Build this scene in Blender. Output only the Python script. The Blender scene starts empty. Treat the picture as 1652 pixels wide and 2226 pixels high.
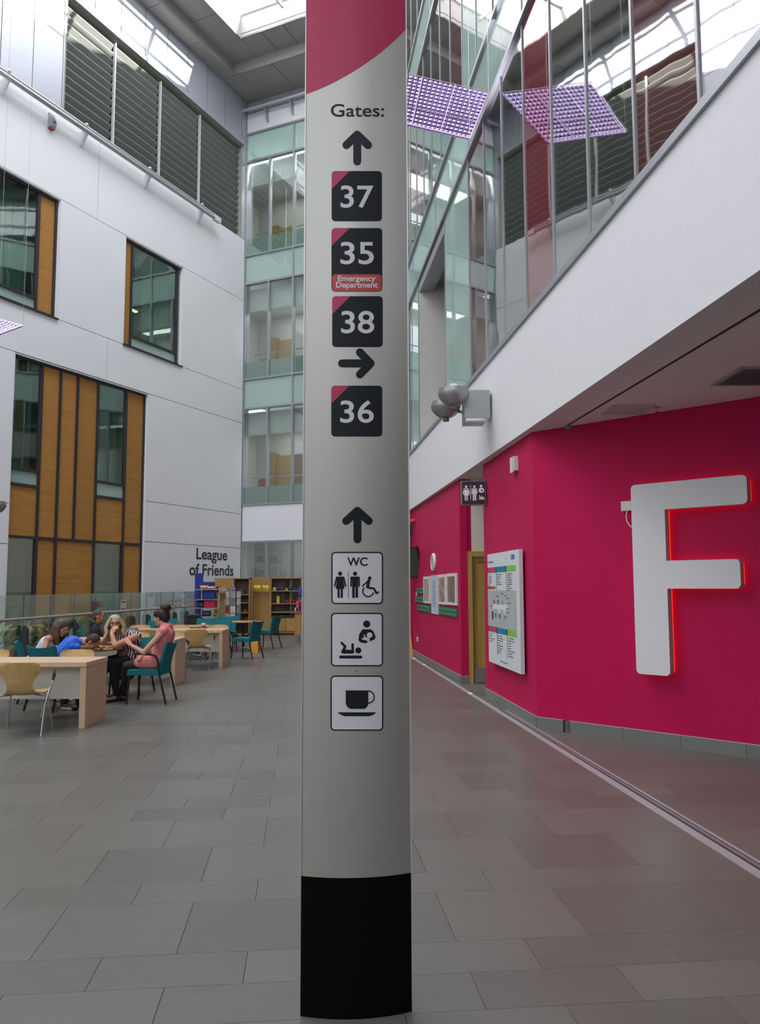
import bpy, bmesh, math, random
from mathutils import Vector, Matrix, noise as mnoise
R = math.radians
rnd = random.Random(7)
S = bpy.context.scene
COL = S.collection

# ------------------------------------------------------------------ camera
F = 1750.0; PX = 826.0; PY = 1113.0; EYE = 1.6
th = math.atan(161 / F); ro = 0.0028
fwd = Vector((0, math.cos(th), math.sin(th)))
r0 = Vector((1, 0, 0)); u0 = r0.cross(fwd)
CR = (r0 * math.cos(ro) - u0 * math.sin(ro)).normalized()
CU = CR.cross(fwd).normalized()
CP = Vector((0, 0, EYE))
cam = bpy.data.cameras.new('camera'); co = bpy.data.objects.new('camera', cam); COL.objects.link(co)
cam.sensor_fit = 'VERTICAL'; cam.sensor_height = 36.0; cam.lens = F / 2226.0 * 36.0
cam.clip_start = 0.05; cam.clip_end = 200
m = Matrix((CR, CU, -fwd)).transposed().to_4x4(); m.translation = CP
co.matrix_world = m
S.camera = co

# ------------------------------------------------------------------ light of the place, plus an added fill
S.view_settings.view_transform = 'Standard'; S.view_settings.look = 'None'
S.view_settings.exposure = -0.95; S.view_settings.gamma = 1.0; S.view_settings.use_curve_mapping = False
W = bpy.data.worlds.new('sky'); S.world = W; W.use_nodes = True
wb = W.node_tree.nodes['Background']; wb.inputs[0].default_value = (0.80, 0.90, 1.0, 1); wb.inputs[1].default_value = 3.4
AL = R(24.84)
CO = Vector((-4.804, 28.0)); dl = Vector((math.sin(AL), math.cos(AL))); dn = Vector((dl.y, -dl.x))
sd = bpy.data.lights.new('sun', 'SUN'); sd.energy = 44; sd.angle = R(0.6); sd.color = (1, .95, .88)
so = bpy.data.objects.new('sun', sd); COL.objects.link(so)
sunv = (-dl * 0.16 - dn * 1.0); sunv = Vector((sunv.x, sunv.y, -0.50)).normalized()
so.rotation_euler = sunv.to_track_quat('-Z', 'Y').to_euler()

def area(name, loc, rotm, sx, sy, power, color):
    l = bpy.data.lights.new(name, 'AREA'); l.shape = 'RECTANGLE'; l.size = sx; l.size_y = sy
    l.energy = power; l.color = color
    o = bpy.data.objects.new(name, l); COL.objects.link(o); o.matrix_world = rotm; o.location = loc
    return o
def LW(s, off, z):
    p = CO - dl * s + dn * off; return Vector((p.x, p.y, z))
rm = Matrix((Vector((dn.x, dn.y, 0)), Vector((dl.x, dl.y, 0)), Vector((0, 0, 1)))).transposed().to_4x4()
area('skylight_daylight', LW(2.7 + 16, 4.5, 20.35), rm, 6.0, 32, 7300, (0.93, 0.96, 1.0))
rm2 = Matrix((Vector((1, 0, 0)), Vector((0, 0, 1)), Vector((0, -1, 0)))).transposed().to_4x4()
area('added_front_fill', (-4.0, -9.7, 10.0), rm2, 12, 6, 520, (0.97, 0.97, 1.0))  # added fill lamp behind the camera, brightens the upper signpost

# ------------------------------------------------------------------ materials
MATS = {}
def mat(name, col, rough=0.6, metal=0.0, spec=0.5, var=0.0, vscale=6.0, bump=0.0, bscale=200, emit=None, estr=0, coat=0, rand=0.0, stretch=None, alpha=None):
    if name in MATS: return MATS[name]
    M = bpy.data.materials.new(name); M.use_nodes = True; nt = M.node_tree; N = nt.nodes; Lk = nt.links
    b = N['Principled BSDF']
    b.inputs['Base Color'].default_value = (*col, 1); b.inputs['Roughness'].default_value = rough
    b.inputs['Metallic'].default_value = metal; b.inputs['Specular IOR Level'].default_value = spec
    if coat: b.inputs['Coat Weight'].default_value = coat
    if emit: b.inputs['Emission Color'].default_value = (*emit, 1); b.inputs['Emission Strength'].default_value = estr
    tc = N.new('ShaderNodeTexCoord'); mp = N.new('ShaderNodeMapping'); Lk.new(tc.outputs['Object'], mp.inputs[0])
    if stretch: mp.inputs['Scale'].default_value = stretch
    if var or rand:
        nz = N.new('ShaderNodeTexNoise'); nz.inputs['Scale'].default_value = vscale; nz.inputs['Detail'].default_value = 4
        Lk.new(mp.outputs[0], nz.inputs['Vector'])
        mr = N.new('ShaderNodeMapRange'); mr.inputs['From Min'].default_value = 0.3; mr.inputs['From Max'].default_value = 0.7
        mr.inputs['To Min'].default_value = 1 - var; mr.inputs['To Max'].default_value = 1 + var
        Lk.new(nz.outputs[0], mr.inputs['Value'])
        val = mr.outputs[0]
        if rand:
            oi = N.new('ShaderNodeObjectInfo'); m2 = N.new('ShaderNodeMapRange')
            m2.inputs['To Min'].default_value = 1 - rand; m2.inputs['To Max'].default_value = 1 + rand
            Lk.new(oi.outputs['Random'], m2.inputs['Value'])
            mm = N.new('ShaderNodeMath'); mm.operation = 'MULTIPLY'; Lk.new(val, mm.inputs[0]); Lk.new(m2.outputs[0], mm.inputs[1]); val = mm.outputs[0]
        vm = N.new('ShaderNodeVectorMath'); vm.operation = 'SCALE'; vm.inputs[0].default_value = col; Lk.new(val, vm.inputs['Scale'])
        Lk.new(vm.outputs[0], b.inputs['Base Color'])
    if bump:
        n2 = N.new('ShaderNodeTexNoise'); n2.inputs['Scale'].default_value = bscale; n2.inputs['Detail'].default_value = 3
        Lk.new(mp.outputs[0], n2.inputs['Vector'])
        bp = N.new('ShaderNodeBump'); bp.inputs['Strength'].default_value = bump; bp.inputs['Distance'].default_value = 0.01
        Lk.new(n2.outputs[0], bp.inputs['Height']); Lk.new(bp.outputs[0], b.inputs['Normal'])
    MATS[name] = M; return M

def glass(name, tint, refl=0.12, fres=0.9, rough=0.02, haze=0.0, hcol=(0.7, 0.8, 0.76), wave=0.0):
    """thin architectural glass: tinted see-through, mirror reflection rising at grazing angles, optional frit"""
    if name in MATS: return MATS[name]
    M = bpy.data.materials.new(name); M.use_nodes = True; nt = M.node_tree; N = nt.nodes; Lk = nt.links
    for n in list(N): N.remove(n)
    out = N.new('ShaderNodeOutputMaterial'); tr = N.new('ShaderNodeBsdfTransparent'); tr.inputs[0].default_value = (*tint, 1)
    gl = N.new('ShaderNodeBsdfGlossy'); gl.inputs['Roughness'].default_value = rough; gl.inputs[0].default_value = (1, 1, 1, 1)
    lw = N.new('ShaderNodeLayerWeight'); lw.inputs['Blend'].default_value = 0.5
    pw = N.new('ShaderNodeMath'); pw.operation = 'POWER'; Lk.new(lw.outputs['Facing'], pw.inputs[0]); pw.inputs[1].default_value = 2.5
    mr = N.new('ShaderNodeMapRange'); mr.inputs['To Min'].default_value = refl; mr.inputs['To Max'].default_value = fres
    Lk.new(pw.outputs[0], mr.inputs['Value'])
    src = tr.outputs[0]
    if haze:
        df = N.new('ShaderNodeBsdfDiffuse'); df.inputs[0].default_value = (*hcol, 1)
        tl = N.new('ShaderNodeBsdfTranslucent'); tl.inputs[0].default_value = (*hcol, 1)
        ad = N.new('ShaderNodeMixShader'); ad.inputs[0].default_value = 0.3; Lk.new(df.outputs[0], ad.inputs[1]); Lk.new(tl.outputs[0], ad.inputs[2])
        mh = N.new('ShaderNodeMixShader'); mh.inputs[0].default_value = haze; Lk.new(src, mh.inputs[1]); Lk.new(ad.outputs[0], mh.inputs[2]); src = mh.outputs[0]
    if wave:
        tc = N.new('ShaderNodeTexCoord'); nz = N.new('ShaderNodeTexNoise'); nz.inputs['Scale'].default_value = 0.9; Lk.new(tc.outputs['Object'], nz.inputs['Vector'])
        bp = N.new('ShaderNodeBump'); bp.inputs['Strength'].default_value = wave; bp.inputs['Distance'].default_value = 0.05
        Lk.new(nz.outputs[0], bp.inputs['Height']); Lk.new(bp.outputs[0], gl.inputs['Normal'])
    mx = N.new('ShaderNodeMixShader'); Lk.new(mr.outputs[0], mx.inputs[0]); Lk.new(src, mx.inputs[1]); Lk.new(gl.outputs[0], mx.inputs[2])
    Lk.new(mx.outputs[0], out.inputs[0])
    MATS[name] = M; return M

def emis(name, col, s):
    return mat(name, (0.0, 0.0, 0.0), emit=col, estr=s)

def wood(name, col, dark, vertical=True, scale=1.0, rough=0.45, rand=0.06, spec=0.35):
    if name in MATS: return MATS[name]
    M = bpy.data.materials.new(name); M.use_nodes = True; nt = M.node_tree; N = nt.nodes; Lk = nt.links
    b = N['Principled BSDF']; b.inputs['Roughness'].default_value = rough; b.inputs['Specular IOR Level'].default_value = spec
    tc = N.new('ShaderNodeTexCoord'); mp = N.new('ShaderNodeMapping'); Lk.new(tc.outputs['Object'], mp.inputs[0])
    mp.inputs['Scale'].default_value = (14 * scale, 14 * scale, 1.2 * scale) if vertical else (1.2 * scale, 1.2 * scale, 18 * scale)
    nz = N.new('ShaderNodeTexNoise'); nz.inputs['Scale'].default_value = 2.0; nz.inputs['Detail'].default_value = 5; nz.inputs['Distortion'].default_value = 0.6
    Lk.new(mp.outputs[0], nz.inputs['Vector'])
    cr = N.new('ShaderNodeValToRGB'); cr.color_ramp.elements[0].position = 0.3; cr.color_ramp.elements[1].position = 0.7
    cr.color_ramp.elements[0].color = (*dark, 1); cr.color_ramp.elements[1].color = (*col, 1)
    Lk.new(nz.outputs[0], cr.inputs[0])
    oi = N.new('ShaderNodeObjectInfo'); m2 = N.new('ShaderNodeMapRange'); m2.inputs['To Min'].default_value = 1 - rand; m2.inputs['To Max'].default_value = 1 + rand
    Lk.new(oi.outputs['Random'], m2.inputs['Value'])
    vm = N.new('ShaderNodeVectorMath'); vm.operation = 'SCALE'; Lk.new(cr.outputs[0], vm.inputs[0]); Lk.new(m2.outputs[0], vm.inputs['Scale'])
    Lk.new(vm.outputs[0], b.inputs['Base Color'])
    MATS[name] = M; return M

white_wall = mat('white_paint', (0.72, 0.715, 0.73), 0.75, spec=0.3, var=0.015, vscale=0.8)
fascia_m = mat('fascia_paint', (0.66, 0.65, 0.665), 0.7, spec=0.3, var=0.01)
soffit_m = mat('soffit_paint', (0.74, 0.69, 0.67), 0.8, spec=0.2)
magenta = mat('magenta_paint', (0.46, 0.006, 0.072), 0.6, spec=0.15, var=0.03, vscale=3, bump=0.15, bscale=120)
cream = mat('cream_paint', (0.66, 0.60, 0.50), 0.8)
grey_metal = mat('grey_aluminium', (0.36, 0.37, 0.39), 0.42, 0.6)
clad = mat('grey_cladding', (0.40, 0.41, 0.46), 0.38, 0.35, rand=0.04, var=0.01)
dark_frame = mat('dark_frame', (0.022, 0.020, 0.024), 0.5)
joint = mat('dark_joint', (0.035, 0.035, 0.035), 0.9)
louvre_m = mat('louvre_blade', (0.16, 0.17, 0.155), 0.55, 0.2)
steel = mat('brushed_steel', (0.55, 0.55, 0.55), 0.3, 1.0)
chrome = mat('chrome', (0.55, 0.55, 0.56), 0.22, 1.0)
black_pl = mat('black_plastic', (0.012, 0.012, 0.013), 0.4)
timber_panel_m = wood('oak_cladding', (0.41, 0.195, 0.045), (0.32, 0.145, 0.03), vertical=False, scale=0.5, rough=0.5)
wtable = wood('pale_beech', (0.60, 0.43, 0.29), (0.50, 0.35, 0.225), vertical=True, scale=0.6)
wply = wood('beech_ply', (0.58, 0.38, 0.155), (0.49, 0.305, 0.11), vertical=True, scale=1.0, rough=0.35)
woak = wood('shop_oak', (0.42, 0.235, 0.075), (0.32, 0.17, 0.05), vertical=True, scale=0.5)
wdoor = wood('door_oak', (0.46, 0.28, 0.07), (0.38, 0.22, 0.05), vertical=True, scale=0.4)
teal = mat('teal_fabric', (0.013, 0.145, 0.17), 0.85, spec=0.2, var=0.08, vscale=30, bump=0.3, bscale=900)
teal_d = mat('dark_teal_fabric', (0.008, 0.085, 0.10), 0.85, spec=0.2, var=0.08, vscale=30)
clear_g = glass('clear_glass', (0.86, 0.90, 0.88), 0.10, 0.75, wave=0.05)
facade_g = glass('facade_glass', (0.62, 0.68, 0.64), 0.22, 0.85, wave=0.03)
crimson_g = glass('crimson_glass', (0.50, 0.03, 0.06), 0.13, 0.7, haze=0.45, hcol=(0.40, 0.02, 0.05), wave=0.03)
darkred_g = glass('dark_red_glass', (0.30, 0.04, 0.04), 0.24, 0.8, haze=0.45, hcol=(0.22, 0.015, 0.02), wave=0.04)
pink_g = glass('pink_glass', (0.55, 0.30, 0.38), 0.36, 0.85, haze=0.08, hcol=(0.5, 0.3, 0.35), wave=0.04)
green_g = glass('pale_green_backpainted_glass', (0.50, 0.62, 0.57), 0.10, 0.6, haze=0.93, hcol=(0.47, 0.62, 0.56))
win_g = glass('window_glass', (0.60, 0.74, 0.68), 0.20, 0.8, wave=0.06)
bal_g = glass('balustrade_glass', (0.80, 0.90, 0.86), 0.10, 0.55)

# ------------------------------------------------------------------ mesh helpers
class MB:
    def __init__(s): s.v = []; s.f = []; s.mi = []; s.cur = 0
    def add(s, vs, fs):
        n = len(s.v); s.v += [tuple(v) for v in vs]; s.f += [tuple(i + n for i in f) for f in fs]; s.mi += [s.cur] * len(fs); return s
    def box(s, x0, x1, y0, y1, z0, z1):
        return s.fb(None, x0, x1, y0, y1, z0, z1)
    def fb(s, fr, a0, a1, b0, b1, z0, z1):
        P = []
        for z in (z0, z1):
            for a, b in ((a0, b0), (a1, b0), (a1, b1), (a0, b1)):
                P.append(fr(a, b, z) if fr else (a, b, z))
        return s.add(P, [(3, 2, 1, 0), (4, 5, 6, 7), (0, 1, 5, 4), (1, 2, 6, 5), (2, 3, 7, 6), (3, 0, 4, 7)])
    def prism(s, poly, fn, d0, d1):
        """poly 2D (a,c); fn(a,d,c)->3D"""
        n = len(poly); P = [fn(a, d0, c) for a, c in poly] + [fn(a, d1, c) for a, c in poly]
        fs = [tuple(range(n - 1, -1, -1)), tuple(range(n, 2 * n))] + [(i, (i + 1) % n, n + (i + 1) % n, n + i) for i in range(n)]
        return s.add(P, fs)
    def tube(s, pts, r, n=8, caps=True):
        pts = [Vector(p) for p in pts]; k = len(pts); rs = r if isinstance(r, (list, tuple)) else [r] * k
        rings = []; prev = None
        for i, p in enumerate(pts):
            t = (pts[min(i + 1, k - 1)] - pts[max(i - 1, 0)]).normalized()
            if prev is None:
                a = Vector((0, 0, 1)) if abs(t.z) < .9 else Vector((1, 0, 0)); u = t.cross(a).normalized()
            else: u = (prev - t * prev.dot(t)).normalized()
            prev = u; w = t.cross(u)
            rings.append([p + (u * math.cos(2 * math.pi * j / n) + w * math.sin(2 * math.pi * j / n)) * rs[i] for j in range(n)])
        vs = [v for ring in rings for v in ring]
        fs = [(i * n + j, i * n + (j + 1) % n, (i + 1) * n + (j + 1) % n, (i + 1) * n + j) for i in range(k - 1) for j in range(n)]
        if caps: fs += [tuple(range(n - 1, -1, -1)), tuple((k - 1) * n + j for j in range(n))]
        return s.add(vs, fs)
    def lathe(s, prof, n=24, c=(0, 0, 0), ax=None):
        """prof list (r,z) around +z at c; ax optional rotation matrix"""
        vs = []
        for r, z in prof:
            for j in range(n):
                a = 2 * math.pi * j / n; v = Vector((r * math.cos(a), r * math.sin(a), z))
                if ax: v = ax @ v
                vs.append(v + Vector(c))
        k = len(prof)
        fs = [(i * n + j, i * n + (j + 1) % n, (i + 1) * n + (j + 1) % n, (i + 1) * n + j) for i in range(k - 1) for j in range(n)]
        fs += [tuple(range(n - 1, -1, -1)), tuple((k - 1) * n + j for j in range(n))]
        return s.add(vs, fs)
    def ball(s, c, rx, ry=None, rz=None, n=10, m=7, M=None):
        ry = ry or rx; rz = rz or rx; vs = []; 
        for i in range(m + 1):
            ph = math.pi * i / m - math.pi / 2
            for j in range(n):
                a = 2 * math.pi * j / n; v = Vector((rx * math.cos(ph) * math.cos(a), ry * math.cos(ph) * math.sin(a), rz * math.sin(ph)))
                if M: v = M @ v
                vs.append(v + Vector(c))
        fs = [(i * n + j, i * n + (j + 1) % n, (i + 1) * n + (j + 1) % n, (i + 1) * n + j) for i in range(m) for j in range(n)]
        return s.add(vs, fs)
    def grid(s, fn, nu, nv, thick=None):
        """surface fn(u,v) u,v in 0..1; thick: second fn for the back"""
        vs = [fn(i / nu, j / nv) for j in range(nv + 1) for i in range(nu + 1)]
        q = lambda i, j: j * (nu + 1) + i
        fs = [(q(i, j), q(i + 1, j), q(i + 1, j + 1), q(i, j + 1)) for j in range(nv) for i in range(nu)]
        if thick:
            n = len(vs); vs += [thick(i / nu, j / nv) for j in range(nv + 1) for i in range(nu + 1)]
            fs += [(n + q(i, j + 1), n + q(i + 1, j + 1), n + q(i + 1, j), n + q(i, j)) for j in range(nv) for i in range(nu)]
            b = [q(i, 0) for i in range(nu)] + [q(nu, j) for j in range(nv)] + [q(i, nv) for i in range(nu, 0, -1)] + [q(0, j) for j in range(nv, 0, -1)]
            for k in range(len(b)):
                a_, b_ = b[k], b[(k + 1) % len(b)]; fs.append((b_, a_, a_ + n, b_ + n))
        return s.add(vs, fs)
    def build(s, name, m, parent=None, smooth=False, label=None, loc=None, bevel=0, kind=None, fix=True):
        me = bpy.data.meshes.new(name); off = Vector(loc) if loc is not None else Vector((0, 0, 0))
        me.from_pydata([Vector(v) - off for v in s.v], [], s.f); me.update()
        for mm in (m if isinstance(m, (list, tuple)) else [m]): me.materials.append(mm)
        for i, p in enumerate(me.polygons): p.material_index = s.mi[i]; p.use_smooth = smooth
        if fix:
            bm = bmesh.new(); bm.from_mesh(me); bmesh.ops.remove_doubles(bm, verts=bm.verts, dist=1e-5)
            bmesh.ops.recalc_face_normals(bm, faces=bm.faces)
            if bevel: bmesh.ops.bevel(bm, geom=[e for e in bm.edges], offset=bevel, segments=1, affect='EDGES', clamp_overlap=True)
            bm.to_mesh(me); bm.free()
        o = bpy.data.objects.new(name, me); COL.objects.link(o); o.location = off
        if parent: o.parent = parent
        if smooth:
            me.set_sharp_from_angle(angle=R(40))
        if label: o['label'] = label
        if kind: o['kind'] = kind
        return o

def thing(name, label, cat, loc=(0, 0, 0), rz=0, group=None):
    o = bpy.data.objects.new(name, None); COL.objects.link(o); o.empty_display_size = 0.1
    o.location = loc; o.rotation_euler = (0, 0, rz); o['label'] = label; o['category'] = cat
    if group: o['group'] = group
    return o
def tag(o, label, cat, group=None):
    o['label'] = label; o['category'] = cat
    if group: o['group'] = group
    return o
def empty_struct(name, loc=(0, 0, 0)):
    o = bpy.data.objects.new(name, None); COL.objects.link(o); o.location = loc; o['kind'] = 'structure'; return o
def dup(root, loc, rz, label=None, group=None):
    r = root.copy(); COL.objects.link(r); r.location = loc; r.rotation_euler = (0, 0, rz)
    if label: r['label'] = label
    if group: r['group'] = group
    for ch in list(root.children):
        c = ch.copy(); COL.objects.link(c); c.parent = r
        for g in list(ch.children):
            d = g.copy(); COL.objects.link(d); d.parent = c
    return r
def frame(o, e1, e2):
    o = Vector(o); e1 = Vector(e1).normalized(); e2 = Vector(e2).normalized()
    return lambda a, b, z: Vector((o.x + e1.x * a + e2.x * b, o.y + e1.y * a + e2.y * b, z))
FL = frame(CO, -dl, dn)            # left wall: a = metres from the far corner, b = out into the atrium
FB = frame(CO, dn, -dl)            # far wall: a = metres from the corner, b = towards the room
def cx(y): return 2.59737 - 0.0985789 * y - 0.00012144 * y * y     # plan of the gently bowed right facade
def ray(px, py): return fwd + CR * ((px - PX) / F) + CU * ((PY - py) / F)
def on_z(px, py, z):
    d = ray(px, py); return CP + d * ((z - EYE) / d.z)
def at(px, y, py):
    d = ray(px, py); return CP + d * (y / d.y)
def plane_fn(o, e1):
    o = Vector(o); e1 = Vector(e1).normalized(); n = Vector((e1.y, -e1.x))
    def f(px, py, off=0, nn=None):
        oo = o + (Vector(nn) * off if nn is not None else Vector((0, 0)))
        d = ray(px, py); t = (n.dot(oo)) / (n.x * d.x + n.y * d.y); P = CP + d * t
        return (Vector((P.x, P.y)) - oo).dot(e1), P.z
    return f

# ---- flat lettering and signs
_fonts = {}
def text_polys(s, shear=0.0, bold=0.0):
    cu = bpy.data.curves.new('t', 'FONT'); cu.body = s; cu.size = 1; cu.shear = shear; cu.offset = bold; cu.resolution_u = 7; cu.fill_mode = 'FRONT'
    o = bpy.data.objects.new('t', cu); COL.objects.link(o)
    bpy.context.view_layer.update(); dg = bpy.context.evaluated_depsgraph_get()
    me = bpy.data.meshes.new_from_object(o.evaluated_get(dg))
    vs = [(v.co.x, v.co.y) for v in me.vertices]; fs = [tuple(p.vertices) for p in me.polygons]
    bpy.data.objects.remove(o); bpy.data.meshes.remove(me)
    return vs, fs
def fit_text(s, x0, x1, y0, y1, **k):
    """verts/faces fitted to a rectangle; y0 = bottom, y1 = top (y may run downward)"""
    vs, fs = text_polys(s, **k)
    ax = min(v[0] for v in vs); bx = max(v[0] for v in vs); ay = min(v[1] for v in vs); by = max(v[1] for v in vs)
    return [(x0 + (x - ax) / (bx - ax) * (x1 - x0), y0 + (y - ay) / (by - ay) * (y1 - y0)) for x, y in vs], fs
def text_at(s, x, ybase, cap, sx=1.0, align='L', up=-1, **k):
    vs, fs = text_polys(s, **k)
    hv, _ = text_polys('H'); ch = max(v[1] for v in hv)
    sc = cap / ch; ax = min(v[0] for v in vs); bx = max(v[0] for v in vs)
    w = (bx - ax) * sc * sx; x0 = x if align == 'L' else x - w / 2 if align == 'C' else x - w
    return [(x0 + (vx - ax) * sc * sx, ybase + up * vy * sc) for vx, vy in vs], fs
def disc(cx_, cy_, r, n=20, ry=None):
    ry = ry or r; return [(cx_ + r * math.cos(2 * math.pi * i / n), cy_ + ry * math.sin(2 * math.pi * i / n)) for i in range(n)]
def stroke(p, q, w, n=6):
    a = math.atan2(q[1] - p[1], q[0] - p[0]); r = w / 2; o = []
    for c, st in ((q, a - math.pi / 2), (p, a + math.pi / 2)):
        for i in range(n + 1): o.append((c[0] + r * math.cos(st + math.pi * i / n), c[1] + r * math.sin(st + math.pi * i / n)))
    return o
def rrect(x0, y0, x1, y1, r, n=5):
    o = []
    for cx_, cy_, st in ((x1 - r, y0 + r, -90), (x1 - r, y1 - r, 0), (x0 + r, y1 - r, 90), (x0 + r, y0 + r, 180)):
        for i in range(n + 1):
            a = R(st + 90 * i / n); o.append((cx_ + r * math.cos(a), cy_ + r * math.sin(a)))
    return o
def rect(x0, y0, x1, y1): return [(x0, y0), (x1, y0), (x1, y1), (x0, y1)]
def flat(shapes, mapper, name, m, parent, slices=None, label=None, loc=None):
    """shapes: polygons, or (verts, faces); mapper(x,y)->3D point"""
    bm = bmesh.new()
    for sh in shapes:
        if isinstance(sh, tuple) and len(sh) == 2 and isinstance(sh[1], list) and sh[1] and len(sh[1][0]) > 2:
            vs = [bm.verts.new((x, y, 0)) for x, y in sh[0]]
            for f in sh[1]:
                try: bm.faces.new([vs[i] for i in f])
                except ValueError: pass
        else:
            try: bm.faces.new([bm.verts.new((x, y, 0)) for x, y in sh])
            except ValueError: pass
    if slices:
        for x in slices:
            bmesh.ops.bisect_plane(bm, geom=bm.verts[:] + bm.edges[:] + bm.faces[:], dist=1e-5, plane_co=(x, 0, 0), plane_no=(1, 0, 0))
    bmesh.ops.triangulate(bm, faces=[f for f in bm.faces if len(f.verts) > 4])
    off = Vector(loc) if loc is not None else Vector((0, 0, 0))
    for v in bm.verts: v.co = Vector(mapper(v.co.x, v.co.y)) - off
    me = bpy.data.meshes.new(name); bm.to_mesh(me); bm.free(); me.materials.append(m)
    o = bpy.data.objects.new(name, me); COL.objects.link(o); o.location = off
    if parent: o.parent = parent
    if label: o['label'] = label
    return o
def pic_woman(x, y, h):
    u = h / 100.0
    return [disc(x, y + 8 * u, 8 * u), rrect(x - 17 * u, y + 19 * u, x + 17 * u, y + 30 * u, 5 * u),
            [(x - 11 * u, y + 22 * u), (x + 11 * u, y + 22 * u), (x + 17 * u, y + 66 * u), (x - 17 * u, y + 66 * u)],
            stroke((x - 14 * u, y + 26 * u), (x - 21 * u, y + 55 * u), 6 * u), stroke((x + 14 * u, y + 26 * u), (x + 21 * u, y + 55 * u), 6 * u),
            rect(x - 10 * u, y + 64 * u, x - 2 * u, y + 100 * u), rect(x + 2 * u, y + 64 * u, x + 10 * u, y + 100 * u)]
def pic_man(x, y, h):
    u = h / 100.0
    return [disc(x, y + 8 * u, 8 * u), rrect(x - 18 * u, y + 19 * u, x + 18 * u, y + 30 * u, 5 * u),
            rect(x - 11 * u, y + 24 * u, x + 11 * u, y + 60 * u),
            stroke((x - 15 * u, y + 26 * u), (x - 15 * u, y + 55 * u), 6 * u), stroke((x + 15 * u, y + 26 * u), (x + 15 * u, y + 55 * u), 6 * u),
            rect(x - 11 * u, y + 58 * u, x - 1.5 * u, y + 100 * u), rect(x + 1.5 * u, y + 58 * u, x + 11 * u, y + 100 * u)]
def pic_wheel(x, y, h):
    u = h / 80.0; o = [disc(x + 2 * u, y + 6 * u, 7 * u)]
    o += [stroke((x - 2 * u, y + 16 * u), (x - 6 * u, y + 40 * u), 12 * u), stroke((x - 6 * u, y + 42 * u), (x + 18 * u, y + 46 * u), 8 * u),
          stroke((x + 18 * u, y + 46 * u), (x + 28 * u, y + 64 * u), 8 * u), stroke((x + 28 * u, y + 64 * u), (x + 36 * u, y + 60 * u), 6 * u),
          stroke((x - 6 * u, y + 18 * u), (x - 26 * u, y + 36 * u), 5 * u)]
    c = (x - 4 * u, y + 56 * u); r = 21 * u; pts = [(c[0] + r * math.cos(R(a)), c[1] + r * math.sin(R(a))) for a in range(20, 236, 18)]
    o += [stroke(pts[i], pts[i + 1], 5 * u) for i in range(len(pts) - 1)]
    return o
# ================================================================== FLOOR
floor_base = mat('floor_grout', (0.105, 0.10, 0.09), 0.8)
def tile_material(name, island):
    M = bpy.data.materials.new(name); M.use_nodes = True; nt = M.node_tree; N = nt.nodes; Lk = nt.links; b = N['Principled BSDF']
    tc = N.new('ShaderNodeTexCoord'); geo = N.new('ShaderNodeNewGeometry'); oi = N.new('ShaderNodeObjectInfo')
    rv = geo.outputs['Random Per Island'] if island else oi.outputs['Random']
    mp = N.new('ShaderNodeMapping'); Lk.new(geo.outputs['Position'], mp.inputs[0]); mp.inputs['Rotation'].default_value = (0, 0, -R(5.5)); mp.inputs['Scale'].default_value = (1.5, 9, 1)
    ad = N.new('ShaderNodeVectorMath'); ad.operation = 'ADD'; Lk.new(mp.outputs[0], ad.inputs[0])
    cb = N.new('ShaderNodeCombineXYZ'); mu = N.new('ShaderNodeMath'); mu.operation = 'MULTIPLY'; mu.inputs[1].default_value = 37.0
    Lk.new(rv, mu.inputs[0]); Lk.new(mu.outputs[0], cb.inputs[0]); Lk.new(mu.outputs[0], cb.inputs[1]); Lk.new(cb.outputs[0], ad.inputs[1])
    nz = N.new('ShaderNodeTexNoise'); nz.inputs['Scale'].default_value = 2.2; nz.inputs['Detail'].default_value = 8; nz.inputs['Roughness'].default_value = 0.7; Lk.new(ad.outputs[0], nz.inputs['Vector'])
    fn = N.new('ShaderNodeTexNoise'); fn.inputs['Scale'].default_value = 160; Lk.new(geo.outputs['Position'], fn.inputs['Vector'])
    m1 = N.new('ShaderNodeMapRange'); m1.inputs['From Min'].default_value = .3; m1.inputs['From Max'].default_value = .7; m1.inputs['To Min'].default_value = .92; m1.inputs['To Max'].default_value = 1.08; Lk.new(nz.outputs[0], m1.inputs['Value'])
    m2 = N.new('ShaderNodeMapRange'); m2.inputs['To Min'].default_value = .87; m2.inputs['To Max'].default_value = 1.10; Lk.new(rv, m2.inputs['Value'])
    m3 = N.new('ShaderNodeMapRange'); m3.inputs['From Min'].default_value = .3; m3.inputs['From Max'].default_value = .7; m3.inputs['To Min'].default_value = .95; m3.inputs['To Max'].default_value = 1.05; Lk.new(fn.outputs[0], m3.inputs['Value'])
    p1 = N.new('ShaderNodeMath'); p1.operation = 'MULTIPLY'; Lk.new(m1.outputs[0], p1.inputs[0]); Lk.new(m2.outputs[0], p1.inputs[1])
    p2 = N.new('ShaderNodeMath'); p2.operation = 'MULTIPLY'; Lk.new(p1.outputs[0], p2.inputs[0]); Lk.new(m3.outputs[0], p2.inputs[1])
    vm = N.new('ShaderNodeVectorMath'); vm.operation = 'SCALE'; vm.inputs[0].default_value = (0.124, 0.117, 0.105); Lk.new(p2.outputs[0], vm.inputs['Scale']); Lk.new(vm.outputs[0], b.inputs['Base Color'])
    mr = N.new('ShaderNodeMapRange'); mr.inputs['To Min'].default_value = .27; mr.inputs['To Max'].default_value = .40; Lk.new(nz.outputs[0], mr.inputs['Value']); Lk.new(mr.outputs[0], b.inputs['Roughness'])
    b.inputs['Specular IOR Level'].default_value = 0.55
    return M
tile_m = tile_material('stone_tile', False); tile_far_m = tile_material('stone_tile_distant', True)
a55 = R(5.5); te = Vector((math.cos(a55), math.sin(a55))); tn = Vector((-te.y, te.x))
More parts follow.
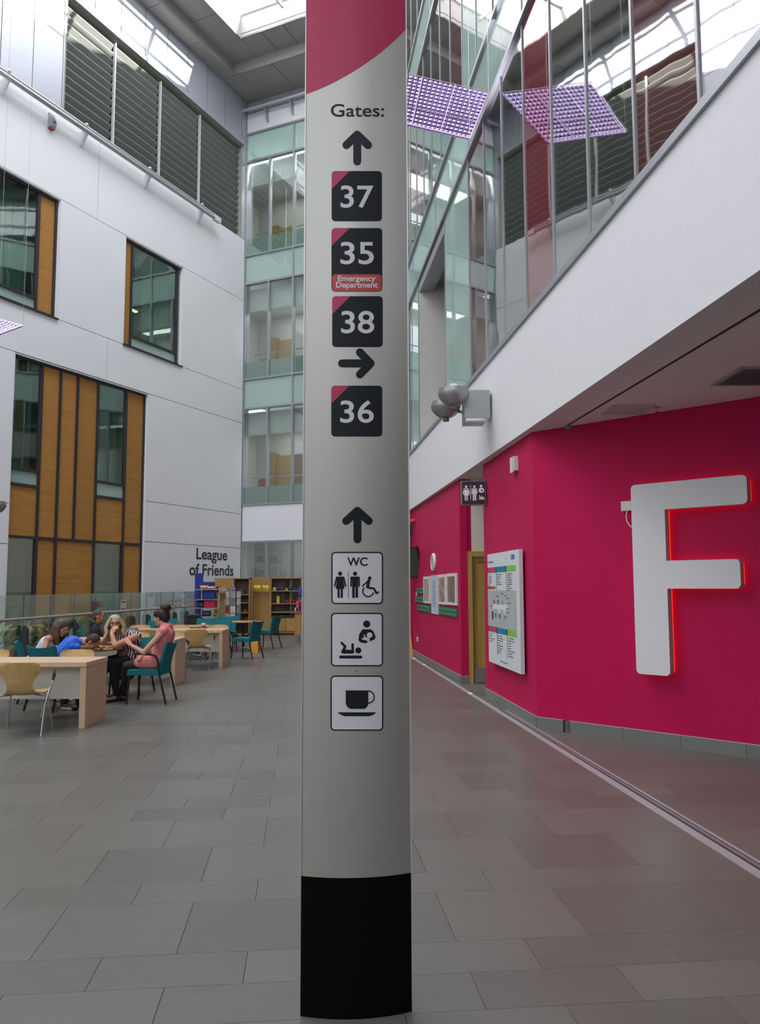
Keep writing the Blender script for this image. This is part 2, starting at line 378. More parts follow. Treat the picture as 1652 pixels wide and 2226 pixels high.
floor = MB().add([(-16, -10, -.012), (9, -10, -.012), (9, 34, -.012), (-16, 34, -.012)], [(0, 1, 2, 3)]).build('floor', floor_base, fix=False); floor['kind'] = 'structure'
def east_limit(y):
    if 11.7 < y < 13.7: return 3.3
    return cx(y) + 0.45 if y > 9.2 else 1.766 + (9.257 - y) * 1.044 + .55
rows = []; n = 3.16 - 2.65 * 5; pat = [.295, .295, .585, .295, .59, .59]; k = 0
while n < 27.5:
    rows.append((n, pat[k % 6], k)); n += pat[k % 6]; k += 1
cells = []
for n, d, k in rows:
    ph = -.54 if k % 2 == 0 else -.23; L_ = .622
    i0 = int((-15 - ph) / L_) - 1
    for i in range(i0, 16):
        u = ph + i * L_; c = te * (u + L_ / 2) + tn * (n + d / 2)
        if c.x > min(6.5, east_limit(c.y)) or (c.y > 3 and c.x < -.56 * c.y - .8): continue
        s_ = -(c - CO).dot(dl); of = (c - CO).dot(dn)
        if of < -.1 or s_ < -.1: continue
        inview = c.y > 2.6 and abs(c.x) < .5 * c.y + .4
        cells.append((0 if inview else 1, c.length, c, d))
cells.sort(key=lambda t: (t[0], t[1]))
tile_mesh = {}
far = MB()
for q, (iv, dist, c, d) in enumerate(cells):
    if q < 300:
        if d not in tile_mesh:
            mb = MB(); w = .622 / 2 - .0010; h = d / 2 - .0010
            P = [(-w, -h), (w, -h), (w, h), (-w, h)]; g = .0006
            mb.add([(x, y, -.012) for x, y in P] + [(x, y, -g) for x, y in P] + [(x * (1 - g / w), y * (1 - g / h), 0) for x, y in P],
                   [(0, 1, 5, 4), (1, 2, 6, 5), (2, 3, 7, 6), (3, 0, 4, 7), (4, 5, 9, 8), (5, 6, 10, 9), (6, 7, 11, 10), (7, 4, 8, 11), (8, 9, 10, 11)])
            o = mb.build('tile', tile_m, floor); tile_mesh[d] = o.data
        else:
            o = bpy.data.objects.new('tile', tile_mesh[d]); COL.objects.link(o); o.parent = floor
        o.location = (c.x, c.y, 0); o.rotation_euler = (0, 0, a55)
    else:
        w = .622 / 2 - .002; h = d / 2 - .002
        pts = [c + te * x + tn * y for x, y in ((-w, -h), (w, -h), (w, h), (-w, h))]
        far.add([(p.x, p.y, 0) for p in pts], [(0, 1, 2, 3)])
far.build('tile', tile_far_m, floor, kind='stuff', fix=False)

# floor track following the bowed facade
def strip_curve(y0, y1, o0, o1, z0, z1, step=.5):
    mb = MB(); n = max(2, int((y1 - y0) / step)); P = []
    for i in range(n + 1):
        y = y0 + (y1 - y0) * i / n
        for o, z in ((o0, z0), (o1, z0), (o1, z1), (o0, z1)): P.append((cx(y) + o, y, z))
    fs = [(i * 4 + j, i * 4 + (j + 1) % 4, (i + 1) * 4 + (j + 1) % 4, (i + 1) * 4 + j) for i in range(n) for j in range(4)] + [(0, 1, 2, 3), (n * 4 + 3, n * 4 + 2, n * 4 + 1, n * 4)]
    return mb.add(P, fs)
trk = empty_struct('trim_1')
strip_curve(-9, 24, -.075, -.005, .0005, .0035).build('channel', mat('track_alu', (.46, .46, .47), .4, .4), trk)
strip_curve(-9, 10.6, .0, .018, .0005, .002).build('groove', joint, trk)
strip_curve(-9, 10.6, .018, .05, .0005, .003).build('channel', mat('track_strip', (.25, .2, .22), .4, .3), trk)
strip_curve(-9, 10.6, .05, .062, .0005, .002).build('groove', joint, trk)
strip_curve(-9, 10.6, .062, .085, .0005, .003).build('channel', mat('track_alu', (.5, .5, .5), .35, .7), trk)
for y in (12.2, 16.6, 18.0):
    MB().lathe([(.035, 0), (.035, .006), (.028, .008)], 16, (cx(y) - .04, y, .002)).build('lens', emis('track_light', (1, .85, .6), 1.6), trk)

# ================================================================== LEFT WALL
wl = empty_struct('wall_left')
MB().fb(FL, -.3, 38, -.5, -.10, -.2, 14.0).build('backing', joint, wl)
def lpanel(s0, s1, z0, z1, d=.0, m=white_wall, g=.008, name='panel', off=0.0):
    return MB().fb(FL, s0 + g, s1 - g, -.1 + off, d + off, z0 + g, z1 - g).build(name, m, wl, loc=LW((s0 + s1) / 2, 0, (z0 + z1) / 2))
# openings: big window 4.94-9.71 (0-7.3), window 2 3.45-6.04 (8.53-11.74), window 1 8.46-11.1 (8.53-11.74)
rest = 38
P_ = [(0, 7.18, 11.75, 14.0), (7.18, 14.3, 11.75, 14.0), (14.3, 21.5, 11.75, 14), (21.5, 30, 11.75, 14), (30, rest, 11.75, 14),
      (0, 3.45, 8.52, 11.75), (6.04, 8.46, 8.52, 11.75), (11.1, 14.3, 8.52, 11.75), (14.3, 17, 8.52, 11.75), (19.6, 22, 8.52, 11.75), (24.6, 30, 8.52, 11.75), (30, rest, 8.52, 11.75),
      (0, 6.65, 7.32, 8.52), (6.65, 13.5, 7.32, 8.52), (13.5, 21, 7.32, 8.52), (21, 30, 7.32, 8.52), (30, rest, 7.32, 8.52),
      (0, 4.94, 4.11, 7.32), (0, 4.94, 2.92, 4.11), (0, 4.94, 0, 2.92),
      (9.71, 13.5, 3.6, 7.32), (9.71, 13.5, 2.63, 3.6), (9.71, 13.5, 0, 2.63), (18.3, 22, 0, 7.32), (22, 30, 0, 7.32), (30, rest, 0, 7.32)]
for p in P_: lpanel(*p)
mor = lambda: None
def lwindow(name, s0, s1, z0, z1, vs, hs, cells, depth=-.13, curtain=(), label=None):
    """vs: list of (s, z0, z1) vertical bars; hs: (z, s0, s1) horizontal bars; cells: (kind, s0, s1, z0, z1)"""
    w = empty_struct(name, LW((s0 + s1) / 2, 0, z0))
    base = Vector(w.location)
    def part(mb, nm, m, smooth=False):
        o = mb.build(nm, m, None, loc=base, smooth=smooth); o.location = (0, 0, 0); o.parent = w; return o
    for s, a, b in vs: part(MB().fb(FL, s - .035, s + .035, depth - .04, depth + .05, a, b), 'mullion', dark_frame)
    for z, a, b in hs: part(MB().fb(FL, a, b, depth - .04, depth + .045, z - .035, z + .035), 'transom', dark_frame)
    for kd, a, b, c, d in cells:
        if kd == 'g':
            part(MB().fb(FL, a, b, depth - .008, depth + .004, c, d), 'pane', win_g)
            # curtain behind
            cs = a + (b - a) * .02; ce = a + (b - a) * .62
            def fn(u, v, c0=cs, c1=ce, zz0=c, zz1=d):
                s = c0 + (c1 - c0) * u; return FL(s, -.42 + .035 * math.sin(u * (c1 - c0) * 42), zz0 + (zz1 - zz0) * v)
            part(MB().grid(fn, 60, 1), 'curtain', mat('sheer_curtain', (.34, .44, .39), .9), smooth=True)
            part(MB().fb(FL, a - .1, b + .1, -3.2, -3.1, c - .3, d + .2), 'room_wall', mat('dim_room_wall', (.20, .28, .24), .9))
        elif kd == 't': part(MB().fb(FL, a + .003, b - .003, depth - .02, depth + .012, c, d), 'timber_panel', timber_panel_m)
        elif kd == 's': part(MB().fb(FL, a, b, depth - .02, depth + .006, c, d), 'spandrel_panel', green_g)
    part(MB().fb(FL, s0, s0 + .012, -.16, .0, z0, z1).fb(FL, s1 - .012, s1, -.16, 0, z0, z1).fb(FL, s0, s1, -.16, -.001, z1 - .02, z1), 'reveal', white_wall)
    part(MB().fb(FL, s0 - .02, s1 + .02, -.1, .045, z0 - .035, z0), 'sill', dark_frame)
    # dark void behind
    part(MB().fb(FL, s0, s1, -3.3, -3.25, z0, z1).fb(FL, s0 - .05, s0, -3.3, -.17, z0, z1).fb(FL, s1, s1 + .05, -3.3, -.17, z0, z1).fb(FL, s0, s1, -3.3, -.17, z0 - .3, z0 - .2).fb(FL, s0, s1, -3.3, -.17, z1, z1 + .1), 'room_shell', mat('room_shell', (.20, .22, .21), .9))
    return w
# carve the backing where the windows are: rebuild it as pieces
for o in [c for c in wl.children if c.name.startswith('backing')]: bpy.data.objects.remove(o)
mb = MB()
for a, b, c, d in [(-.3, 4.94, -.2, 7.3), (9.71, 13.5, -.2, 7.3), (18.3, 38, -.2, 7.3), (-.3, 38, 7.3, 8.5), (-.3, 3.45, 8.5, 11.74), (6.04, 8.46, 8.5, 11.74), (11.1, 17, 8.5, 11.74), (19.6, 22, 8.5, 11.74), (24.6, 38, 8.5, 11.74), (-.3, 38, 11.74, 14.0)]:
    mb.fb(FL, a, b, -.5, -.10, c, d)
mb.build('backing', joint, wl)
BW_v = [(4.98, 0, 7.3), (5.74, 0, 7.3), (6.84, 0, 7.3), (7.58, 2.82, 7.3), (8.17, 0, 7.3), (8.78, 0, 7.3), (9.67, 0, 7.3)]
BW_h = [(7.26, 4.98, 9.67), (2.82, 4.98, 9.67), (.05, 4.98, 9.67), (4.48, 5.74, 6.84), (4.07, 5.74, 6.84), (4.48, 8.78, 9.67), (4.10, 8.78, 9.67)]
BW_c = [('t', 4.98, 5.74, 2.82, 7.3), ('g', 5.74, 6.84, 4.48, 7.3), ('s', 5.74, 6.84, 4.07, 4.48), ('t', 5.74, 6.84, 2.82, 4.07), ('t', 6.84, 7.58, 2.82, 7.3), ('t', 7.58, 8.17, 2.82, 7.3), ('t', 8.17, 8.78, 2.82, 7.3),
        ('g', 8.78, 9.67, 4.48, 7.3), ('s', 8.78, 9.67, 4.10, 4.48), ('t', 8.78, 9.67, 2.82, 4.10),
        ('t', 4.98, 5.74, 0, 2.82), ('g', 5.74, 6.84, 0, 2.82), ('t', 6.84, 8.17, 0, 2.82), ('t', 8.17, 8.78, 0, 2.82), ('g', 8.78, 9.67, 0, 2.82)]
lwindow('window_1', 4.94, 9.71, 0, 7.3, BW_v, BW_h, BW_c)
lwindow('window_4', 13.5, 18.3, 0, 7.3, [(s + 8.56, a, b) for s, a, b in BW_v], [(z, a + 8.56, b + 8.56) for z, a, b in BW_h], [(k, a + 8.56, b + 8.56, c, d) for k, a, b, c, d in BW_c])
lwindow('window_2', 3.45, 6.04, 8.53, 11.74, [(3.6, 8.53, 11.74), (5.66, 8.53, 11.74)], [(11.68, 3.5, 6.0), (8.57, 3.5, 6.0), (8.90, 3.6, 5.66)],
        [('g', 3.6, 5.66, 8.9, 11.7), ('s', 3.6, 5.66, 8.57, 8.9), ('t', 5.66, 6.04, 8.55, 11.7)])
lwindow('window_3', 8.46, 11.1, 8.53, 11.74, [(8.52, 8.53, 11.74), (9.07, 8.53, 11.74), (11.05, 8.53, 11.74)], [(11.68, 8.5, 11.1), (8.57, 8.5, 11.1), (8.88, 9.07, 11.05)],
        [('t', 8.52, 9.07, 8.55, 11.7), ('g', 9.07, 11.05, 8.88, 11.7), ('s', 9.07, 11.05, 8.57, 8.88)])
for a in (17, 22):
    lwindow('window_%d' % (5 if a == 17 else 6), a, a + 2.6, 8.53, 11.74, [(a + .05, 8.53, 11.74), (a + 2.55, 8.53, 11.74)], [(11.68, a, a + 2.6), (8.9, a, a + 2.6)],
            [('g', a + .05, a + 2.55, 8.9, 11.7), ('s', a + .05, a + 2.55, 8.57, 8.9)])
# fluorescent fitting seen through window 2
t = thing('ceiling_light', 'slim tube light glowing behind the upper window right of the other one', 'light', FL(4.7, -1.2, 10.2))
MB().fb(FL, 4.2, 5.2, -1.25, -1.15, 10.2, 10.25).build('tube', emis('tube_warm', (1, .86, .62), 6), t, loc=t.location).location = (0, 0, 0)
# pendant seen through the tall window
t = thing('pendant_lamp', 'square cream pendant lamp lit behind the tall window between the timber panels', 'light', FL(6.6, -.9, 5.5))
mb = MB(); 
for i, (w, z) in enumerate([(.0, 0)]): pass
mb.prism([(6.42, 5.12), (6.78, 5.12), (6.82, 5.95), (6.38, 5.95)], lambda a, d, c: FL(a, d, c), -1.1, -.8)
mb.build('shade', emis('lamp_shade_glow', (1, .75, .45), .75), t, loc=t.location).location = (0, 0, 0)
MB().prism([(6.38, 5.96), (6.82, 5.96), (6.66, 6.16), (6.6, 6.4), (6.56, 6.16)], lambda a, d, c: FL(a, d, c), -1.05, -.85).build('cap', emis('lamp_cap_glow', (1, .75, .45), .5), t, loc=t.location).location = (0, 0, 0)

# ---- louvre band
def louvre_bank(name, s0, dividers, s1):
    lv = empty_struct(name, FL((s0 + s1) / 2, 0, 14.0)); base = Vector(lv.location)
    def part(mb, nm, m):
        o = mb.build(nm, m, None, loc=base); o.location = (0, 0, 0); o.parent = lv; return o
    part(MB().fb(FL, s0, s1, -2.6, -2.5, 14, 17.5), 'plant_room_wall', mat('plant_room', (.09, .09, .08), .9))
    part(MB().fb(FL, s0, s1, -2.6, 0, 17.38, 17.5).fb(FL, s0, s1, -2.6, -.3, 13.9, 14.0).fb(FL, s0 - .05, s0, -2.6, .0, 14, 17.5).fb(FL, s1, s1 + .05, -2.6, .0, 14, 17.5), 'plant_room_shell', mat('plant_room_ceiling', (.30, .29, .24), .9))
    part(MB().fb(FL, s0 - .05, s1 + .05, -.3, .10, 17.42, 17.54), 'ledge', clad)
    edges = [s0] + dividers + [s1]
    proto = None
    for i in range(len(edges) - 1):
        a, b = edges[i] + .03, edges[i + 1] - .03
        mb = None
        for k in range(13):
            z = 14.1 + k * .245; mb = MB()
            P = []
            # blade: tilted slat with a folded lip
            sec = [(.0, .20), (-.012, .20), (-.15, .0), (-.15, -.02), (-.135, -.02), (.0, .175)]
            mb.prism([(o_, z_) for o_, z_ in sec], lambda o_, s_, z_: FL(s_, o_ - .08, z_), a, b)
            me = mb.build('blade', louvre_m, None, loc=FL(0, 0, 0))
            me.parent = lv; me.location = FL(0, 0, z) - base
    for s in dividers: part(MB().fb(FL, s - .022, s + .022, -.10, -.02, 14, 17.3), 'post', mat('pale_post', (.62, .62, .62), .4, .4))
    return lv
louvre_bank('trim_2', .35, [2.69, 4.66, 6.63], 8.46)
louvre_bank('trim_3', 13.2, [15.2, 17.2, 19.2], 21.3)
# ---- grey cladding panels above and beside the louvres
cl = empty_struct('trim_4')
MB().fb(FL, -.3, 38, -.5, -.06, 17.54, 19.3).fb(FL, 8.51, 13.15, -.5, -.06, 13.95, 17.54).fb(FL, 21.35, 38, -.5, -.06, 13.95, 17.54).build('backing', joint, cl)
def cpanel(s0, s1, z0, z1):
    MB().fb(FL, s0 + .012, s1 - .012, -.06, 0, z0 + .01, z1 - .01).build('panel', clad, cl, loc=FL((s0 + s1) / 2, 0, z0)).parent = cl
s = .35
cpanel(-.0, .35, 14.0, 19.2)
while s < 37:
    cpanel(s, s + 1.02, 17.56, 19.2); s += 1.02
s = 8.56; cpanel(8.46, 8.56, 14.0, 17.56)
while s < 13:
    cpanel(s, min(s + .96, 13.2), 16.2, 17.56); cpanel(s, min(s + .96, 13.2), 14.0, 16.2); s += .96
s = 21.35
while s < 37:
    cpanel(s, s + .98, 14.0, 16.2); cpanel(s, s + .98, 16.2, 17.56); s += .98
# ---- maintenance rail on brackets along the top of the white wall
t = thing('wall_rail', 'long silver maintenance rail on brackets below the grey louvres', 'rail', FL(6, .25, 13.8))
def rel(mb, nm, m, T, smooth=False, label=None):
    o = mb.build(nm, m, None, loc=T.location, smooth=smooth, label=label); o.location = (0, 0, 0); o.parent = T; return o
rel(MB().tube([FL(2.1, .27, 13.86), FL(30, .27, 13.86)], .065, 10), 'tube', mat('rail_grey', (.42, .42, .43), .4, .5), t, True)
rel(MB().tube([FL(2.1, .21, 14.02), FL(30, .21, 14.02)], .03, 8), 'cable', mat('rail_grey2', (.55, .55, .56), .4, .5), t, True)
rel(MB().fb(FL, 1.95, 2.25, .2, .34, 13.78, 13.94), 'end_cap', mat('rail_end', (.6, .6, .62), .5), t)
for s in (2.81, 5.34, 7.87, 10.4, 12.9, 15.4, 18):
    rel(MB().prism([(0, 13.86), (0, 13.5), (.06, 13.5), (.3, 13.86), (.3, 13.92), (0, 13.92)], lambda o_, s_, z_: FL(s_, o_, z_), s - .02, s + .02), 'bracket', mat('bracket_white', (.6, .6, .62), .5), t)
    rel(MB().ball(FL(s, .2, 14.07), .06), 'clamp', mat('rail_grey', (.42, .42, .43)), t, True)
t = thing('motion_sensor', 'small grey sensor box with a dark eye high on the white wall below the rail', 'sensor', FL(8.91, 0, 13.5))
rel(MB().prism([(0, 13.45), (.12, 13.48), (.16, 13.6), (.05, 13.85), (0, 13.85)], lambda o_, s_, z_: FL(s_, o_, z_), 8.83, 8.99), 'housing', mat('sensor_grey', (.30, .32, .35), .5), t)
rel(MB().ball(FL(8.91, .14, 13.6), .035), 'eye', black_pl, t, True)
rel(MB().fb(FL, 8.85, 8.97, .01, .13, 13.42, 13.455), 'base_cap', mat('sensor_red', (.35, .05, .05), .5), t)
# ---- lettering
for s_, nm, rc in (('League', 'sign_lettering', None), ('of Friends', 'sign_lettering', None)):
    if s_ == 'League': vs, fs = fit_text(s_, 2.53, .87, 2.36, 2.83, bold=.018)
    else: vs, fs = fit_text(s_, 2.87, .50, 1.955, 2.33, bold=.018)
    t = thing('wall_lettering', 'black lettering %s on the pale wall above the shop' % ('League, the upper line,' if s_ == 'League' else 'of Friends, the lower line,'), 'lettering', FL(1.7, 0, 2.4 if s_ == 'League' else 2.1))
    o = flat([(vs, fs)], lambda x, y: FL(x, .008, y), 'letters', black_pl, None, loc=t.location); o.location = (0, 0, 0); o.parent = t
# ================================================================== FAR WALL
wb_ = empty_struct('wall_back')
def bb(a, b, c, d, z0, z1, nm, m): 
    return MB().fb(FB, a, b, c, d, z0, z1).build(nm, m, wb_)
TW = 9.0
bb(-.12, TW, -.25, .0, 3.16, 4.40, 'panel', white_wall)
bb(-.12, TW, -.25, .0, 18.02, 18.78, 'panel', white_wall)
s = -.2
while s < TW:
    bb(s + .01, s + 1.0, -.25, .0, 18.8, 19.25, 'panel', clad); s += 1.02
bb(-.16, .0, -.3, .08, 0, 19.2, 'corner_post', grey_metal)
for i, z in enumerate((4.43, 7.83, 8.89, 12.37, 13.42, 16.95, 18.0, 3.13, .05)): bb(0, TW, -.10, .04, z - .035, z + .035, 'transom', grey_metal)
for z0, z1 in ((4.43, 7.83), (8.89, 12.37), (13.42, 16.95), (0, 3.13)):
    for k in range(0, 9): bb(k - .03 if k else .0, k + .03, -.10, .045, z0, z1, 'mullion', grey_metal)
for z0, z1 in ((7.83, 8.89), (12.37, 13.42), (16.95, 18.0)):
    for k in range(0, 9, 2): bb(k - .03 if k else .0, k + .03, -.10, .045, z0, z1, 'mullion', grey_metal)
for z0, z1 in ((4.43, 7.83), (8.89, 12.37), (13.42, 16.95), (0, 3.13)):
    for k in range(0, 8): bb(k + .03, k + .97, -.04, -.03, z0 + .03, z1 - .03, 'pane', clear_g)
    if z0 > 1:
        for k in range(0, 8): bb(k + .03, k + .97, -.055, -.045, z0 + .03, z0 + .62, 'frit', glass('frit_glass', (.7, .8, .77), .05, .5, haze=.55, hcol=(.45, .56, .52)))
for z0, z1 in ((7.83, 8.89), (12.37, 13.42), (16.95, 18.0)):
    for k in range(0, 8, 2): bb(k + .03, k + 1.97, -.05, -.02, z0 + .03, z1 - .03, 'spandrel_panel', green_g)
room_w = mat('room_white', (.58, .60, .58), .85)
for zf, zt in ((0, 3.5), (4.35, 7.5), (8.85, 12.0), (13.35, 16.7)):
    bb(-1.2, TW, -4.0, -.2, zf - .3, zf, 'slab', mat('slab_grey', (.42, .43, .42), .8))
    bb(-1.2, TW, -4.0, -.5, zt, zt + .25, 'room_ceiling', mat('room_ceiling', (.50, .51, .49), .9))
    bb(-1.2, TW, -.5, -.30, zt - .55 if zf else zt, zt + .25, 'downstand', room_w)
    bb(-1.3, -1.2, -4.0, -.2, zf, zt, 'side_wall', room_w)
    bb(-1.2, 1.2, -2.7, -2.6, zf, zt, 'rear_wall', room_w)
    bb(2.1, TW, -2.7, -2.6, zf, zt, 'rear_wall', room_w)
    bb(1.2, 2.1, -2.7, -2.6, zf + 2.7, zt, 'rear_wall', room_w)
    bb(1.2, 2.1, -2.74, -2.70, zf, zf + 2.7, 'window', emis('bright_daylight', (.86, .92, 1), 4.0))
    bb(1.08, 1.3, -2.6, -2.5, zf, zf + 2.75, 'window_frame', mat('blue_frame', (.16, .22, .42), .5))
    if zf:
        bb(-.62, -.25, -2.6, -2.5, zf, zf + 2.35, 'door_leaf', wdoor); bb(-.13, .5, -2.6, -2.52, zf, zf + 2.2, 'door_leaf', wdoor); bb(-.2, -.13, -2.6, -2.5, zf, zf + 2.27, 'door_frame', woak)
        MB().tube([FB(0, -.6, zf + 1.1), FB(TW, -.6, zf + 1.1)], .02, 8).build('handrail', steel, wb_)
    if zf == 4.35: bb(.52, 1.05, -2.58, -2.5, zf, zf + 2.2, 'door_leaf', mat('brown_door', (.16, .10, .07), .6))
    l = bpy.data.lights.new('room_light', 'AREA'); l.shape = 'RECTANGLE'; l.size = 6; l.size_y = 1.2; l.energy = 130 if zf else 60; l.color = (1, .98, .93)
    lo = bpy.data.objects.new('room_light', l); COL.objects.link(lo); lo.location = FB(3, -1.5, zt - .05); lo.rotation_euler = (0, 0, math.atan2(dn.y, dn.x))
    if zf in (4.35, 8.85): bb(-.35, -.0, -1.6, -1.5, zf + .75, zf + 1.2, 'notice', mat('red_board', (.28, .02, .03), .6))
# rail in front of the top of the far wall
t = thing('wall_rail', 'silver maintenance rail on brackets above the far glazing', 'rail', FB(3, .3, 18.8))
rel(MB().tube([FB(-.05, .3, 18.75), FB(8, .3, 18.75)], .06, 10), 'tube', mat('rail_grey2', (.62, .62, .63), .4, .5), t, True)
for a in (.9, 1.95, 3.0, 4.0, 5.0):
    rel(MB().prism([(0, 18.7), (0, 18.25), (.05, 18.25), (.32, 18.72)], lambda o_, s_, z_: FB(s_, o_, z_), a - .02, a + .02), 'bracket', grey_metal, t)

# ================================================================== CEILING (stepped soffit around the skylight)
ce = empty_struct('ceiling')
ceil_m = mat('ceiling_panel', (.31, .29, .275), .6, .15, rand=.03, var=.01)
ceil_b = mat('ceiling_backing', (.12, .11, .11), .9)
def cf(s0, s1, o0, o1, z0, z1, m=ceil_m, nm='panel'): return MB().fb(FL, s0, s1, o0, o1, z0, z1).build(nm, m, ce, loc=FL((s0 + s1) / 2, (o0 + o1) / 2, z0)) 
g = .012
# outer strip z 19.2
s = 1.6
while s < 38:
    cf(s + g, s + 1.9 - g, -.05, .48, 19.2, 19.26); s += 1.9
cf(-.1, 1.6, -.05, .75, 19.2, 19.26); o_ = .75
while o_ < 12: cf(-.1, 1.6 - g, o_ + g, o_ + 1.3 - g, 19.2, 19.26); o_ += 1.3
cf(1.6, 38, .48, .50, 19.2, 19.57, nm='upstand'); cf(1.58, 1.60, .48, 12, 19.2, 19.57, nm='upstand')
# inner strip z 19.57
s = 2.63
cf(1.6, 2.63, .5, 1.5, 19.57, 19.63)
while s < 38:
    cf(s + g, s + 1.3 - g, .50, 1.5, 19.57, 19.63); s += 1.3
o_ = 1.5
while o_ < 12: cf(1.6, 2.63, o_ + g, o_ + .8 - g, 19.57, 19.63); o_ += .8
cf(2.63, 38, 1.48, 1.50, 19.57, 20.4, nm='upstand'); cf(2.61, 2.63, 1.48, 5.25, 19.57, 20.4, nm='upstand')
# right side soffit
def edge(s): return min(5.2 + .62 * (s - 2.63), 11.0)          # the skylight widens with the hall
def quad(s0, s1, oa0, oa1, ob, z0, z1, nm):
    P = [FL(s0, oa0, z0), FL(s1, oa1, z0), FL(s1, ob if ob else oa1 + .02, z0), FL(s0, ob if ob else oa0 + .02, z0)]
    MB().add(P + [Vector((p.x, p.y, z1)) for p in P], [(0, 1, 2, 3), (7, 6, 5, 4), (0, 1, 5, 4), (1, 2, 6, 5), (2, 3, 7, 6), (3, 0, 4, 7)]).build(nm, ceil_m if nm != 'backing' else ceil_b, ce, loc=P[0])
quad(2.63, 11.98, edge(2.63), edge(11.98), None, 19.57, 20.4, 'upstand'); quad(11.98, 38, 11.0, 11.0, None, 19.57, 20.4, 'upstand')
s = 2.63
while s < 38: quad(s + g, s + 1.3 - g, edge(s), edge(s + 1.3), 16, 19.57, 19.63, 'panel'); s += 1.3
quad(2.6, 11.98, edge(2.63) + .05, edge(11.98) + .05, 18, 19.7, 19.75, 'backing'); quad(11.98, 38, 11.05, 11.05, 18, 19.7, 19.75, 'backing')
MB().fb(FL, -.2, 2.63, -.2, 16, 19.7, 19.75).fb(FL, 2.6, 38, -.2, 1.45, 19.7, 19.75).build('backing', ceil_b, ce)
# skylight bars
sk = empty_struct('window_7')
barm = mat('skylight_bar', (.55, .5, .5), .5)
for o_ in (3.1, 4.7, 6.6, 8.6): MB().fb(FL, max(2.63, 2.63 + (o_ - 5.2) / .62), 38, o_ - .03, o_ + .03, 20.15, 20.25).build('bar', barm, sk)
s = 4.6
while s < 37: MB().fb(FL, s - .05, s + .05, 1.5, edge(s), 20.1, 20.25).build('bar', barm, sk); s += 2.6
# ================================================================== RIGHT FACADE
CEIL = 3.38; SILL = 4.66
fa = empty_struct('wall_right')
def curve_box(y0, y1, o0, o1, z0, z1, nm, m, par=fa, step=.5):
    return strip_curve(y0, y1, o0, o1, z0, z1, step).build(nm, m, par)
curve_box(-9, 26, 0, .22, CEIL, SILL, 'fascia', fascia_m)
curve_box(-9, 26, -.03, .12, SILL, SILL + .07, 'sill', grey_metal)
def fbay(y0, y1):
    p = Vector((cx(y0), y0)); q = Vector((cx(y1), y1)); e = (q - p); L_ = e.length; e.normalize(); nrm = Vector((-e.y, e.x))
    return frame(p, e, nrm), L_
def bay(y0, y1, z0, z1, m, nm='pane', b0=-.015, b1=-.003):
    fr, L_ = fbay(y0, y1); return MB().fb(fr, .02, L_ - .02, b0, b1, z0, z1).build(nm, m, fa, loc=((cx(y0) + cx(y1)) / 2, (y0 + y1) / 2, z0))
def mull(y, z0, z1, w=.016):
    fr, L_ = fbay(y, y + 1); MB().fb(fr, -w, w, -.03, .010, z0, z1).build('mullion', mat('mullion_grey', (.34, .34, .36), .4, .5), fa, loc=(cx(y), y, z0))
    MB().fb(fr, w, w + .008, -.03, .004, z0, z1).build('gasket', black_pl, fa, loc=(cx(y), y, z0))
st1 = {5: pink_g, 6: darkred_g, 7: facade_g, 8: facade_g, 9: crimson_g, 10: facade_g, 11: facade_g, 12: darkred_g, 13: green_g}
ys = [-9, -8, -7, -6, -5, -4, -3, -2, -1, 0, 1, 2, 3, 4, 5, 6, 7, 8, 9, 10, 11, 12.05, 14.05, 17.25, 18.25, 19.3, 20.3, 21.3, 22.3, 23.3, 24.3, 25.3]
kinds = {4: pink_g, 5: darkred_g, 6: facade_g, 7: facade_g, 8: crimson_g, 9: facade_g, 10: facade_g, 11: darkred_g, 12.05: green_g, 14.05: None, 17.25: green_g, 18.25: facade_g, 3: facade_g, 0: crimson_g, -3: darkred_g}
for i in range(len(ys) - 1):
    y0, y1 = ys[i], ys[i + 1]; mull(y0, SILL + .07, 8.27)
    k_ = kinds.get(y0, facade_g)
    if k_: bay(y0, y1, SILL + .07, 8.25, k_)
    elif y0 == 14.05: pass
for z in (8.27, 9.28, 13.0, 14.03, 17.75): curve_box(-9, 26, -.045, .07, z - .03, z + .03, 'transom', grey_metal, step=1)
# pale spandrels, two bays wide
for z0, z1, sh in ((8.30, 9.25, 0), (13.03, 14.0, .4)):
    y = -9 + sh
    while y < 25:
        y2 = {0: {8: 11}}.get(sh, {}).get(y, y + 3); bay(y, y + 3, z0, z1, green_g, 'spandrel_panel'); mull(y, z0, z1, .018); y += 3
k2 = {10: green_g, 11: green_g, 12: darkred_g, 13: facade_g, 14: facade_g, 15: facade_g, 16: darkred_g, 17: darkred_g, 18: facade_g}
for y in range(-9, 25):
    mull(y + .37, 9.31, 12.97); bay(y + .37, y + 1.37, 9.31, 12.97, k2.get(y, facade_g))
    mull(y + .1, 14.06, 17.72); bay(y + .1, y + 1.1, 14.06, 17.72, {13: green_g, 15: green_g, 17: pink_g}.get(y, facade_g))
curve_box(-9, 26, 0, .2, 17.78, 19.7, 'panel', white_wall, step=1)
# rooms behind the facade
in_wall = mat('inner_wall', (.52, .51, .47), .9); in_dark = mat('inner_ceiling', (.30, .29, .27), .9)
for zf, zt in ((4.5, 8.2), (9.2, 12.9), (13.9, 17.7)):
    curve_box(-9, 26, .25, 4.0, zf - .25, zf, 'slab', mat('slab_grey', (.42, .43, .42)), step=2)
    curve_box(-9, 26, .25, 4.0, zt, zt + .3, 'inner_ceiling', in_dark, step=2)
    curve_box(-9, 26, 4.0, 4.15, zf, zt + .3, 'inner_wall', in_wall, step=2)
    for y in (-6, 0, 12.0, 17.9, 24):
        MB().box(cx(y) + .3, cx(y) + 4, y - .07, y + .07, zf, zt).build('partition', in_wall, fa)
